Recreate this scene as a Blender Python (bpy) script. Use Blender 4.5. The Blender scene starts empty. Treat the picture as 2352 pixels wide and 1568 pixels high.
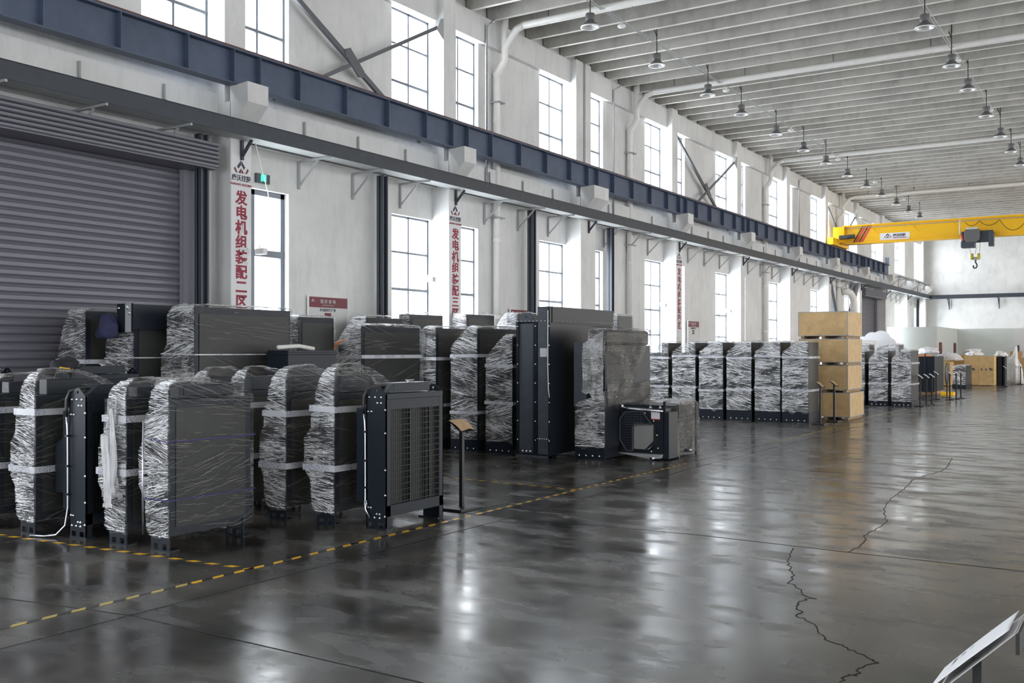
import bpy, math, random
from mathutils import Vector, Matrix, noise
SC = bpy.context.scene
COL = SC.collection
R = math.radians
PI = math.pi

# ------------------------------------------------------------------ camera
HC = 1.85
cam = bpy.data.cameras.new('camera')
cam.sensor_width = 36.0
cam.lens = 36.0 * 2287 / 2352
cam.shift_y = 22 / 2352
cam.clip_end = 400
co = bpy.data.objects.new('camera', cam)
COL.objects.link(co)
co.location = (0, 0, HC)
co.rotation_euler = (PI / 2, 0, math.atan(1464 / 2287))
SC.camera = co

# ------------------------------------------------------------------ world, light, exposure
SC.view_settings.view_transform = 'Standard'
SC.view_settings.look = 'None'
SC.view_settings.gamma = 1
SC.view_settings.use_curve_mapping = False
SC.view_settings.exposure = 1.12
SC.cycles.max_bounces = 7
SC.cycles.diffuse_bounces = 4
SC.cycles.glossy_bounces = 3
SC.cycles.transmission_bounces = 3
SC.cycles.transparent_max_bounces = 8
SC.cycles.caustics_reflective = False
SC.cycles.caustics_refractive = False
SC.cycles.sample_clamp_indirect = 6
SC.cycles.use_denoising = True
W = bpy.data.worlds.new('sky'); SC.world = W; W.use_nodes = True
bg = W.node_tree.nodes['Background']
bg.inputs['Color'].default_value = (0.90, 0.95, 1.0, 1)
bg.inputs['Strength'].default_value = 2.6

XW, XPANE, XCOL, XUP, XF = -13.0, -13.14, -12.55, -12.69, -12.86   # wall, glass, lower column face, upper column face, fascia
XR, YB, YE, ZC = 11.0, -7.0, 71.5, 9.52
COLS = [(-0.75, -0.31), (5.2, 5.64), (11.14, 11.58), (17.12, 17.56), (22.95, 23.77), (29.2, 29.64), (35.09, 35.53), (41.0, 41.44),
        (46.88, 47.32), (52.82, 53.26), (58.72, 59.16), (64.65, 65.09), (70.55, 70.99)]
LOZ, HIZ = (0.95, 4.66), (6.6, 8.92)
WIN = []      # (y0, y1, z0, z1)
for k, (a, b) in enumerate(COLS):
    for s in (0, 1):
        y0, y1 = (a - 1.36, a) if s == 0 else (b, b + 1.30)
        if y1 > YE - .1 or y0 < -5: continue
        WIN.append((y0, y1) + HIZ)
        if (k == 1 and s == 1) or (k == 2 and s == 0) or (k == 9 and s == 1) or (k == 10 and s == 0): continue
        WIN.append((y0, y1) + LOZ)
DOORS = [(5.72, 10.62, 0, 4.82), (53.9, 58.5, 0, 4.82)]

def daylight_and_fill(x, y, z, sx, sz, rz, power, col):
    l = bpy.data.lights.new('daylight_and_fill', 'AREA'); l.shape = 'RECTANGLE'; l.size = sx; l.size_y = sz
    l.energy = power; l.color = col
    o = bpy.data.objects.new('daylight_and_fill', l); COL.objects.link(o)
    o.location = (x, y, z); o.rotation_euler = (PI / 2, 0, rz)
    return o
LW = 4.6      # radiance of the daylight behind the left windows
for y0, y1, z0, z1 in WIN:
    a, b = y1 - y0, z1 - z0
    daylight_and_fill(-13.29, (y0 + y1) / 2, (z0 + z1) / 2, a, b, -PI / 2, (LW + 6 * max(0, y0 - 50) / 20) * PI * a * b, (0.88, 0.94, 1.0))
RFILL = [(y, y + 4.6, z0, z1) for y in [-5 + 6.2 * i for i in range(12)] for z0, z1 in ((1.0, 4.6), (6.4, 8.9))]  # unseen openings in the right wall, added for warm fill light
for y0, y1, z0, z1 in RFILL:
    a, b = y1 - y0, z1 - z0
    daylight_and_fill(XR + .28, (y0 + y1) / 2, (z0 + z1) / 2, a, b, PI / 2, (.42 + 2.2 * max(0, y0 - 30) / 40) * PI * a * b, (1.0, 0.82, 0.62))
daylight_and_fill(-6.0, YB - .28, 2.9, 9.0, 5.4, PI, 14.0 * PI * 9 * 5.4, (0.88, 0.94, 1.0))  # fill light added at an invented doorway behind the camera

# ------------------------------------------------------------------ materials
def nodes(m):
    m.use_nodes = True
    return m.node_tree, m.node_tree.nodes, m.node_tree.links
def N(nt, t, **kw):
    n = nt.nodes.new(t)
    for k, v in kw.items():
        if k.startswith('_'): setattr(n, k[1:], v)
        else: n.inputs[k.replace('_', ' ')].default_value = v
    return n
def coords(nt, scale=(1, 1, 1), rot=(0, 0, 0), obj=False):
    tc = nt.nodes.new('ShaderNodeTexCoord'); mp = nt.nodes.new('ShaderNodeMapping')
    if obj: nt.links.new(tc.outputs['Object'], mp.inputs['Vector'])
    else:
        g = nt.nodes.new('ShaderNodeNewGeometry'); nt.links.new(g.outputs['Position'], mp.inputs['Vector'])
    mp.inputs['Scale'].default_value = scale; mp.inputs['Rotation'].default_value = rot
    return mp.outputs['Vector']
def ramp(nt, fac, stops):
    r = nt.nodes.new('ShaderNodeValToRGB'); e = r.color_ramp.elements
    while len(e) < len(stops): e.new(.5)
    for i, (p, c) in enumerate(stops):
        e[i].position = p
        e[i].color = (c, c, c, 1) if not isinstance(c, tuple) else c + (1,)
    nt.links.new(fac, r.inputs['Fac']); return r.outputs['Color']
def plain(name, col, rough=.5, metal=0, var=0.0, scale=6, bump=0, emit=0, spec=.5, coat=0):
    m = bpy.data.materials.new(name); nt, ns, lk = nodes(m); b = ns['Principled BSDF']
    b.inputs['Base Color'].default_value = col + (1,); b.inputs['Roughness'].default_value = rough
    b.inputs['Metallic'].default_value = metal; b.inputs['Specular IOR Level'].default_value = spec
    b.inputs['Coat Weight'].default_value = coat
    if var or bump:
        n = N(nt, 'ShaderNodeTexNoise', Scale=scale, Detail=5.0, Roughness=.6); lk.new(coords(nt), n.inputs['Vector'])
        if var:
            c = ramp(nt, n.outputs['Fac'], [(.3, tuple(x * (1 - var) for x in col)), (.7, tuple(min(1, x * (1 + var)) for x in col))])
            lk.new(c, b.inputs['Base Color'])
        if bump:
            bp = N(nt, 'ShaderNodeBump', Strength=bump, Distance=.01); lk.new(n.outputs['Fac'], bp.inputs['Height']); lk.new(bp.outputs[0], b.inputs['Normal'])
    if emit:
        b.inputs['Emission Color'].default_value = col + (1,); b.inputs['Emission Strength'].default_value = emit
    return m
M = {}
M['navy'] = plain('navy powder coated steel', (.010, .015, .024), .42, var=.2, scale=30, spec=.3)
M['panel'] = plain('slate grey painted steel', (.075, .085, .105), .42, var=.12, scale=8)
M['black'] = plain('black painted steel', (.01, .011, .013), .45)
M['girder'] = plain('blue grey crane beam paint', (.07, .094, .15), .5, var=.15, scale=3)
M['tray'] = plain('dark cable tray steel', (.032, .039, .052), .5, var=.15, scale=5)
M['under'] = plain('galvanised tray underside', (.5, .52, .52), .55)
M['galv'] = plain('galvanised bracket steel', (.36, .37, .38), .5)
M['post'] = plain('dark steel post', (.055, .065, .085), .5)
M['rail'] = plain('rusty rail', (.12, .05, .04), .6, var=.3)
M['white'] = plain('white paint', (.78, .78, .77), .5)
M['pvc'] = plain('white plastic pipe', (.76, .75, .72), .35, var=.04)
M['frame'] = plain('grey window frame', (.16, .18, .21), .5)
M['chrome'] = plain('bright bolt steel', (.75, .76, .78), .22, 1)
M['steel'] = plain('brushed pipe steel', (.55, .56, .62), .25, 1)
M['rubber'] = plain('black rubber hose', (.02, .02, .022), .35)
M['alu'] = plain('aluminium fins', (.55, .55, .54), .4, .6)
M['yellow'] = plain('yellow crane paint', (1.0, .56, .004), .42, var=.05, scale=1)
M['red'] = plain('red stripe', (.75, .10, .06), .5)
M['crimson'] = plain('crimson lettering', (.27, .003, .03), .5)
M['maroon'] = plain('maroon print', (.16, .02, .035), .5)
M['ink'] = plain('dark blue ink', (.02, .03, .06), .5)
M['sign'] = plain('sign panel', (.62, .62, .62), .45)
M['paper'] = plain('white paper', (.82, .82, .86), .6)
M['brownp'] = plain('brown paper', (.42, .29, .16), .7, var=.15, scale=20)
M['ply'] = plain('plywood', (.62, .42, .20), .6, var=.16, scale=5, bump=.2)
M['ply2'] = plain('pale plywood', (.62, .43, .2), .6, var=.14, scale=3)
M['pallet'] = plain('pallet wood', (.34, .22, .11), .7, var=.2)
M['carton'] = plain('cardboard', (.45, .28, .14), .8, var=.1)
M['shade'] = plain('lamp housing', (.13, .13, .13), .45)
M['refl'] = plain('lamp reflector', (.8, .8, .8), .25, .3)
M['office'] = plain('partition panel', (.56, .60, .58), .5, var=.03, scale=2)
M['dred'] = plain('dark red door frame', (.12, .02, .03), .5)
M['orange'] = plain('orange hose', (.75, .28, .1), .5)
M['cloth'] = plain('navy cloth', (.03, .032, .085), .85, var=.2, scale=12)
M['green'] = plain('green lit glyph', (.02, 1.0, .35), .5, emit=2.5)
M['hookyel'] = plain('olive yellow sheave', (.5, .42, .03), .5)
M['pink'] = plain('pink plastic', (.8, .2, .35), .5)
M['rope'] = plain('purple blue strap', (.035, .025, .16), .5)
M['seam'] = plain('joint filler', (.006, .006, .007), .7)
M['whitefilm'] = plain('white plastic sheeting', (.72, .72, .74), .25, var=.1, scale=10, bump=.3)  # opaque white film for loose tails and heaps

def wallmat(name, col, dirt=.12, bump=.15):
    m = bpy.data.materials.new(name); nt, ns, lk = nodes(m); b = ns['Principled BSDF']
    n1 = N(nt, 'ShaderNodeTexNoise', Scale=.55, Detail=6.0, Roughness=.65); lk.new(coords(nt, (1, 1, 1.3)), n1.inputs['Vector'])
    n2 = N(nt, 'ShaderNodeTexNoise', Scale=3.0, Detail=5.0, Roughness=.7); lk.new(coords(nt, (1, 1.6, .35)), n2.inputs['Vector'])
    a = ramp(nt, n1.outputs['Fac'], [(.35, tuple(c * (1 - dirt) for c in col)), (.6, col)])
    d = ramp(nt, n2.outputs['Fac'], [(.3, (1 - dirt,) * 3), (.52, (1.0, 1.0, 1.0))])
    mx = N(nt, 'ShaderNodeMix', _data_type='RGBA', _blend_type='MULTIPLY'); mx.inputs[0].default_value = 1
    lk.new(a, mx.inputs[6]); lk.new(d, mx.inputs[7]); lk.new(mx.outputs[2], b.inputs['Base Color'])
    b.inputs['Roughness'].default_value = .75
    bp = N(nt, 'ShaderNodeBump', Strength=bump, Distance=.01); lk.new(n2.outputs['Fac'], bp.inputs['Height']); lk.new(bp.outputs[0], b.inputs['Normal'])
    return m
M['wall'] = wallmat('white plaster', (.74, .74, .73))
M['wallg'] = wallmat('grey brown wall', (.26, .235, .2))
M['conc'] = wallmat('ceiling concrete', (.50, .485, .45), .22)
M['conc_bounce'] = wallmat('rib edge with painted bounce light', (.8, .77, .71), .1)  # paler concrete, paints floor bounce onto the rib bottoms

# polished dark floor
m = bpy.data.materials.new('polished concrete floor'); M['floor'] = m
nt, ns, lk = nodes(m); b = ns['Principled BSDF']; b.inputs['IOR'].default_value = 1.62
n1 = N(nt, 'ShaderNodeTexNoise', Scale=.8, Detail=6.0, Roughness=.55, Distortion=.3); lk.new(coords(nt, (1.5, .8, 1), (0, 0, R(-30))), n1.inputs['Vector'])
n2 = N(nt, 'ShaderNodeTexNoise', Scale=1.5, Detail=6.0, Roughness=.55, Distortion=.3); lk.new(coords(nt, (.9, 1.9, 1), (0, 0, R(32))), n2.inputs['Vector'])
n3 = N(nt, 'ShaderNodeTexNoise', Scale=14, Detail=4.0, Roughness=.6); lk.new(coords(nt, (1, 1, 1)), n3.inputs['Vector'])
lk.new(ramp(nt, n1.outputs['Fac'], [(.32, (.014, .0135, .013)), (.5, (.048, .044, .040)), (.70, (.12, .11, .097))]), b.inputs['Base Color'])  # mottled concrete, with milky reflections painted into the pale patches
lk.new(ramp(nt, n2.outputs['Fac'], [(.30, .12), (.5, .22), (.72, .42)]), b.inputs['Roughness'])
sp = ramp(nt, n2.outputs['Fac'], [(.33, .45), (.66, 1.0)]); lk.new(sp, b.inputs['Specular IOR Level'])
ad = N(nt, 'ShaderNodeMath', _operation='MULTIPLY_ADD'); ad.inputs[1].default_value = .12
lk.new(n3.outputs['Fac'], ad.inputs[0]); lk.new(n2.outputs['Fac'], ad.inputs[2])
bp = N(nt, 'ShaderNodeBump', Strength=.07, Distance=.012); lk.new(ad.outputs[0], bp.inputs['Height']); lk.new(bp.outputs[0], b.inputs['Normal'])

# glass
m = bpy.data.materials.new('window glass'); M['glass'] = m
nt, ns, lk = nodes(m); ns.remove(ns['Principled BSDF'])
t = N(nt, 'ShaderNodeBsdfTransparent'); g = N(nt, 'ShaderNodeBsdfGlossy', Roughness=.03)
mx = N(nt, 'ShaderNodeMixShader', Fac=.05); lk.new(t.outputs[0], mx.inputs[1]); lk.new(g.outputs[0], mx.inputs[2]); lk.new(mx.outputs[0], ns['Material Output'].inputs['Surface'])

def filmmat(name, tilt, crease=1.0, flat=.06, tint=(.2, .19, .165), coarse=1.0, every=False, cc=(.93, .94, .96, 1)):
    """stretch film: clear and glossy where taut, white threads where it is bunched on the narrow ends"""
    m = bpy.data.materials.new(name); nt, ns, lk = nodes(m); ns.remove(ns['Principled BSDF'])
    def nz(scale, rot, det=3.0, dist=.8, r=.6):
        n = N(nt, 'ShaderNodeTexNoise', Scale=1.0, Detail=det, Roughness=r, Distortion=dist); lk.new(coords(nt, scale, rot, True), n.inputs['Vector']); return n.outputs['Fac']
    def mt(op, a, b=None, c=None):
        n = N(nt, 'ShaderNodeMath', _operation=op)
        for k, v in enumerate((a, b, c)):
            if v is None: continue
            if isinstance(v, (int, float)): n.inputs[k].default_value = v
            else: lk.new(v, n.inputs[k])
        return n.outputs[0]
    c = coarse
    a1 = nz((2.6, 2.6, 38 * c), (tilt * .4, tilt, 0), 3.0, .8); a2 = nz((5, 5, 60 * c), (-tilt, -tilt * 1.5, 0), 2.0, 1.0); a3 = nz((9, 9, 22), (0, tilt * 3, 0), 2.0, 1.0)
    patch = nz((2.2, 2.2, 3.0), (0, 0, 0), 1.0, .3)
    rid = [mt('SUBTRACT', 1.0, mt('MULTIPLY', mt('ABSOLUTE', mt('SUBTRACT', a, .5)), k)) for a, k in ((a1, 9.0), (a2, 11.0), (a3, 10.0))]
    rmax = mt('MAXIMUM', mt('MAXIMUM', rid[0], rid[1]), mt('MULTIPLY', rid[2], .9))
    g = nt.nodes.new('ShaderNodeNewGeometry'); tc = nt.nodes.new('ShaderNodeTexCoord')
    sp = N(nt, 'ShaderNodeSeparateXYZ'); lk.new(tc.outputs['Normal'], sp.inputs[0])
    end = ramp(nt, mt('ABSOLUTE', sp.outputs[0]), [(.55, 1.0), (.9, 0.0)])          # 1 on the narrow ends and the top, 0 on the taut broad sides
    if every: end = 1.0
    dens = ramp(nt, patch, [(.38, .25), (.6, 1.0)])
    w = mt('MULTIPLY', mt('MULTIPLY', ramp(nt, rmax, [(.58, 0.0), (.95, 1.0)]), dens), mt('ADD', mt('MULTIPLY', end, .9 * crease), .10 * crease))
    base = mt('ADD', flat * .45, mt('MULTIPLY', end, flat * .55))
    topf = ramp(nt, sp.outputs[2], [(.45, 0.0), (.85, 1.0)])
    fac = mt('MINIMUM', mt('ADD', mt('ADD', w, base), mt('MULTIPLY', topf, .38)), 1.0)
    bp = N(nt, 'ShaderNodeBump', Strength=.9, Distance=.03); lk.new(rmax, bp.inputs['Height'])
    gl = N(nt, 'ShaderNodeBsdfGlossy', Roughness=.13, Color=(.95, .96, 1, 1)); lk.new(bp.outputs[0], gl.inputs['Normal'])
    cm = N(nt, 'ShaderNodeMix', _data_type='RGBA'); lk.new(w, cm.inputs[0]); cm.inputs[6].default_value = tint + (1,); cm.inputs[7].default_value = cc
    df = N(nt, 'ShaderNodeBsdfDiffuse'); lk.new(cm.outputs[2], df.inputs['Color'])
    m1 = N(nt, 'ShaderNodeMixShader', Fac=.45); lk.new(df.outputs[0], m1.inputs[1]); lk.new(gl.outputs[0], m1.inputs[2])
    t = N(nt, 'ShaderNodeBsdfTransparent'); m2 = N(nt, 'ShaderNodeMixShader')
    lk.new(fac, m2.inputs['Fac']); lk.new(t.outputs[0], m2.inputs[1]); lk.new(m1.outputs[0], m2.inputs[2])
    lk.new(m2.outputs[0], ns['Material Output'].inputs['Surface'])
    return m
M['film'] = filmmat('stretch film', R(6))
M['filmb'] = filmmat('stretch film slanting', R(20))
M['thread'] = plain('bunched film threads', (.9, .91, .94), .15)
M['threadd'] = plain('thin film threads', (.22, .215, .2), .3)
M['filmc'] = filmmat('thick stretch film', R(12), 1.2, .3, (.6, .6, .6))
# printed packing tape
m = bpy.data.materials.new('printed packing tape'); M['tape'] = m
nt, ns, lk = nodes(m); b = ns['Principled BSDF']; b.inputs['Roughness'].default_value = .25
v = coords(nt, (1, 1, 1), (0, 0, 0), True)
sx = N(nt, 'ShaderNodeSeparateXYZ'); lk.new(v, sx.inputs[0])
ad = N(nt, 'ShaderNodeMath', _operation='ADD'); lk.new(sx.outputs[0], ad.inputs[0]); lk.new(sx.outputs[1], ad.inputs[1])
cb = N(nt, 'ShaderNodeCombineXYZ'); lk.new(ad.outputs[0], cb.inputs[0]); lk.new(sx.outputs[2], cb.inputs[1])
br = N(nt, 'ShaderNodeTexBrick', Scale=60.0, Color1=(.72, .72, .76, 1), Color2=(.72, .72, .76, 1), Mortar=(.72, .72, .76, 1))
w1 = N(nt, 'ShaderNodeTexNoise', Scale=1.0, Detail=1.0); mp = N(nt, 'ShaderNodeMapping'); mp.inputs['Scale'].default_value = (70, 110, 1)
lk.new(cb.outputs[0], mp.inputs[0]); lk.new(mp.outputs[0], w1.inputs['Vector'])
w2 = N(nt, 'ShaderNodeTexNoise', Scale=1.0, Detail=0.0); mp2 = N(nt, 'ShaderNodeMapping'); mp2.inputs['Scale'].default_value = (5, 1, 1)
lk.new(cb.outputs[0], mp2.inputs[0]); lk.new(mp2.outputs[0], w2.inputs['Vector'])
a_ = ramp(nt, w1.outputs['Fac'], [(.56, 0.0), (.6, 1.0)]); b_ = ramp(nt, w2.outputs['Fac'], [(.5, 0.0), (.52, 1.0)])
mu = N(nt, 'ShaderNodeMath', _operation='MULTIPLY'); lk.new(a_, mu.inputs[0]); lk.new(b_, mu.inputs[1])
mc = N(nt, 'ShaderNodeMix', _data_type='RGBA'); lk.new(mu.outputs[0], mc.inputs[0]); mc.inputs[6].default_value = (.62, .63, .67, 1); mc.inputs[7].default_value = (.08, .08, .2, 1)
lk.new(mc.outputs[2], b.inputs['Base Color'])

# yellow-black floor tape
def stripes(name, ang, per, c1, c2):
    m = bpy.data.materials.new(name); nt, ns, lk = nodes(m); b = ns['Principled BSDF']; b.inputs['Roughness'].default_value = .35
    w = N(nt, 'ShaderNodeMath', _operation='FRACT'); sx = N(nt, 'ShaderNodeSeparateXYZ')
    lk.new(coords(nt, (1 / per,) * 3, (0, 0, ang), True), sx.inputs[0]); lk.new(sx.outputs[0], w.inputs[0])
    c = ramp(nt, w.outputs[0], [(.5, c1), (.51, c2)])
    lk.new(c, b.inputs['Base Color']); return m
M['haz'] = stripes('yellow black floor tape', R(40), .17, (.75, .42, .02), (.015, .015, .017))
M['hazf'] = stripes('worn floor tape', R(40), .17, (.5, .38, .12), (.04, .04, .042))

M['fins'] = plain('radiator core fins', (.02, .022, .021), .5, var=.2, scale=60)

# ------------------------------------------------------------------ mesh helpers
class MB:
    def __init__(s): s.v = []; s.f = []
    def add(s, vs, fs):
        n = len(s.v); s.v += [tuple(v) for v in vs]; s.f += [tuple(i + n for i in f) for f in fs]; return s
    def box(s, x0, x1, y0, y1, z0, z1, m=None):
        vs = [(x, y, z) for z in (z0, z1) for y in (y0, y1) for x in (x0, x1)]
        if m is not None: vs = [m @ Vector(v) for v in vs]
        return s.add(vs, [(0, 2, 3, 1), (4, 5, 7, 6), (0, 1, 5, 4), (2, 6, 7, 3), (0, 4, 6, 2), (1, 3, 7, 5)])
    def bar(s, a, b, w, h=None, up=(0, 0, 1)):
        a, b = Vector(a), Vector(b); h = h or w; d = (b - a).normalized(); u = Vector(up)
        if abs(d.dot(u)) > .98: u = Vector((1, 0, 0))
        r = d.cross(u).normalized(); u = r.cross(d)
        vs = [p + r * sx * w / 2 + u * sy * h / 2 for p in (a, b) for sx, sy in ((-1, -1), (1, -1), (1, 1), (-1, 1))]
        return s.add(vs, [(0, 1, 2, 3), (7, 6, 5, 4), (0, 4, 5, 1), (1, 5, 6, 2), (2, 6, 7, 3), (3, 7, 4, 0)])
    def tube(s, pts, r, n=10, caps=True):
        pts = [Vector(p) for p in pts]; rings = []; u = None
        for i, p in enumerate(pts):
            d = (pts[min(i + 1, len(pts) - 1)] - pts[max(i - 1, 0)]).normalized()
            if u is None: u = d.orthogonal().normalized()
            u = (u - d * u.dot(d)).normalized(); w = d.cross(u)
            rings.append([p + (u * math.cos(2 * PI * k / n) + w * math.sin(2 * PI * k / n)) * r for k in range(n)])
        fs = [(i * n + k, i * n + (k + 1) % n, (i + 1) * n + (k + 1) % n, (i + 1) * n + k) for i in range(len(pts) - 1) for k in range(n)]
        if caps: fs += [tuple(range(n))[::-1], tuple(range((len(pts) - 1) * n, len(pts) * n))]
        return s.add([v for q in rings for v in q], fs)
    def lathe(s, prof, o=(0, 0, 0), n=24, axis='z'):
        o = Vector(o); vs = []
        for r, z in prof:
            for k in range(n):
                a = 2 * PI * k / n; p = (r * math.cos(a), r * math.sin(a), z)
                if axis == 'x': p = (z, p[0], p[1])
                if axis == 'y': p = (p[0], z, p[1])
                vs.append(o + Vector(p))
        fs = [(i * n + k, i * n + (k + 1) % n, (i + 1) * n + (k + 1) % n, (i + 1) * n + k) for i in range(len(prof) - 1) for k in range(n)]
        return s.add(vs, fs)
    def prism(s, poly, axis, a, b):
        """polygon in the two other axes, extruded along axis from a to b"""
        n = len(poly)
        def q(p, t): return {'x': (t, p[0], p[1]), 'y': (p[0], t, p[1]), 'z': (p[0], p[1], t)}[axis]
        return s.add([q(p, a) for p in poly] + [q(p, b) for p in poly],
                     [tuple(range(n))[::-1], tuple(range(n, 2 * n))] + [(i, (i + 1) % n, n + (i + 1) % n, n + i) for i in range(n)])
    def build(s, name, mat, parent=None, smooth=False, bev=0, loc=None):
        me = bpy.data.meshes.new(name); me.from_pydata(s.v, [], s.f); me.update()
        import bmesh
        bm = bmesh.new(); bm.from_mesh(me); bmesh.ops.recalc_face_normals(bm, faces=bm.faces); bm.to_mesh(me); bm.free()
        if smooth: me.polygons.foreach_set('use_smooth', [True] * len(me.polygons))
        me.materials.append(M[mat] if isinstance(mat, str) else mat)
        o = bpy.data.objects.new(name, me); COL.objects.link(o)
        if parent: o.parent = parent
        if loc: o.location = loc
        if bev:
            d = o.modifiers.new('bevel', 'BEVEL'); d.width = bev; d.segments = 2; d.limit_method = 'ANGLE'
        return o
def tag(o, label=None, cat=None, group=None, kind=None):
    for k, v in (('label', label), ('category', cat), ('group', group), ('kind', kind)):
        if v: o[k] = v
    return o
def thing(name, label, cat, loc=(0, 0, 0), rz=0, group=None, kind=None):
    o = bpy.data.objects.new(name, None); COL.objects.link(o); o.location = loc; o.rotation_euler = (0, 0, rz); o.empty_display_size = .1
    return tag(o, label, cat, group, kind)
def kids(o): return [c for c in bpy.data.objects if c.parent == o]
def dup(root, loc, label, rz=None):
    r = root.copy(); COL.objects.link(r); r.location = loc; r['label'] = label
    if rz is not None: r.rotation_euler = (0, 0, rz)
    for ch in kids(root):
        c = ch.copy(); COL.objects.link(c); c.parent = r
        for g in kids(ch):
            d = g.copy(); COL.objects.link(d); d.parent = c
    return r
def text(body, size, mat, parent, loc, rot, name='lettering', bold=0.0, sx=1.0, ext=.002, align='CENTER', space=1.0):
    c = bpy.data.curves.new(name, 'FONT'); c.body = body; c.size = size; c.extrude = ext; c.align_x = align; c.align_y = 'CENTER'
    c.offset = bold; c.resolution_u = 3; c.space_line = space; c.materials.append(M[mat])
    tmp = bpy.data.objects.new(name, c); me = bpy.data.meshes.new_from_object(tmp); bpy.data.objects.remove(tmp)
    if not me.materials: me.materials.append(M[mat])
    o = bpy.data.objects.new(name, me); COL.objects.link(o); o.parent = parent; o.location = loc; o.rotation_euler = rot; o.scale = (sx, 1, 1)
    return o
FX = (PI / 2, 0, PI / 2)      # text facing +X
FY = (PI / 2, 0, 0)           # text facing -Y
ORD = ['nearest', 'second nearest', 'third', 'fourth', 'fifth', 'sixth', 'seventh', 'eighth', 'ninth', 'tenth', 'eleventh', 'twelfth', 'farthest']

# ------------------------------------------------------------------ shell
fl = MB().box(-13.4, XR + .4, YB - .4, YE + .4, -.2, 0).build('floor', 'floor'); tag(fl, 'dark polished concrete floor with blurred reflections', 'floor', kind='structure')
def cells(x0, x1, ya, yb, za, zb, holes, mb):
    ys = sorted({ya, yb} | {h[0] for h in holes} | {h[1] for h in holes}); zs = sorted({za, zb} | {h[2] for h in holes} | {h[3] for h in holes})
    for i in range(len(ys) - 1):
        run = None
        for j in range(len(zs) - 1):
            yc, zc = (ys[i] + ys[i + 1]) / 2, (zs[j] + zs[j + 1]) / 2
            solid = not any(h[0] < yc < h[1] and h[2] < zc < h[3] for h in holes)
            if solid: run = (run[0] if run else zs[j], zs[j + 1])
            if run and (not solid or j == len(zs) - 2):
                mb.box(x0, x1, ys[i], ys[i + 1], run[0], run[1]); run = None
    return mb
wl = cells(-13.3, XW, YB - .3, YE + .3, 0, ZC + .6, WIN + DOORS, MB()).build('wall_left', 'wall'); tag(wl, 'tall white plastered wall full of windows on the left', 'wall', kind='structure')
# fascia beam under the eaves and ring beam below the crane beam
fa = MB()
for i in range(len(COLS) - 1): fa.box(XW, XF, COLS[i][1], COLS[i + 1][0], 8.92, ZC)
fa.build('fascia', 'wall', wl)
rb = MB()
for i in range(len(COLS) - 1): rb.box(XW, XF, COLS[i][1], COLS[i + 1][0], 5.35, 6.07)
rb.build('ledge', 'wall', wl)
wr = cells(XR, XR + .3, YB, YE, 0, ZC + .6, RFILL, MB()).build('wall_right', 'wallg'); tag(wr, 'grey plastered wall on the right side of the hall', 'wall', kind='structure')
we = MB().box(-13.3, XR + .3, YE, YE + .3, 0, ZC + .6).build('wall_back', 'wall'); tag(we, 'plain white end wall far down the hall', 'wall', kind='structure')
wf = MB().box(-13.3, -10.5, YB - .3, YB, 0, ZC + .6).box(-1.5, XR + .3, YB - .3, YB, 0, ZC + .6).box(-10.5, -1.5, YB - .3, YB, 5.6, ZC + .6).build('wall_front', 'wall')
tag(wf, 'white wall behind the camera with a wide opening added for fill light', 'wall', kind='structure')
ce = MB().box(-13.3, XR + .3, YB - .3, YE + .3, ZC + .55, ZC + .7).build('ceiling', 'conc'); tag(ce, 'grey ribbed precast concrete roof slab', 'ceiling', kind='structure')
ribs = [19.25 + .85 * k for k in range(-20, 5)] + [23.5 + .857 * k for k in range(0, 56)]
ribp = None
for y in ribs:
    if y > YE - .3 or y < 6: continue
    if ribp is None:
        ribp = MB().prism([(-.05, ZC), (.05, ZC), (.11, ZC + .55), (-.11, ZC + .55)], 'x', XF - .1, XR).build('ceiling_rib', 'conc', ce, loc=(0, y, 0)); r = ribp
        r.data.materials.append(M['conc_bounce'])  # bottom face gets the painted bounce light
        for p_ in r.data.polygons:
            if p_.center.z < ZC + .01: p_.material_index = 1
    else:
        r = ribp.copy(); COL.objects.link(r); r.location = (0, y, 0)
# columns with corbels
names = ['behind the left edge', 'beside the big roller door near side', 'between the big roller door and the first window', 'with the banner ending in three strokes and box',
         'doubled by an expansion joint', 'carrying the farthest banner', 'one bay beyond the farthest banner', 'two bays beyond the farthest banner', 'just before the crossed dark braces',
         'before the far roller door', 'after the far roller door', 'next to the end bay', 'in the far corner']
for k, (a, b) in enumerate(COLS):
    w = tag(MB().box(XW, XCOL, a, b, 0, 5.9).build('trim_%d' % (k + 1), 'wall'), 'white concrete column ' + names[k], 'column', kind='structure')
    u = MB()
    if b - a > .5:
        u.box(XW, XUP, a, a + .38, 5.9, ZC).box(XW, XUP, b - .3, b, 5.9, ZC)
        MB().box(XW, XUP - .05, a + .38, b - .3, 5.9, ZC).build('joint_strip', 'galv', w)
    else: u.box(XW, XUP, a, b, 5.9, ZC)
    u.build('upper_shaft', 'wall', w)
    MB().prism([(XCOL - .01, 5.45), (-12.15, 5.85), (-12.15, 6.17), (-12.45, 6.15), (XCOL - .01, 6.15)], 'y', a, b).build('corbel', 'wall', w)

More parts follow.
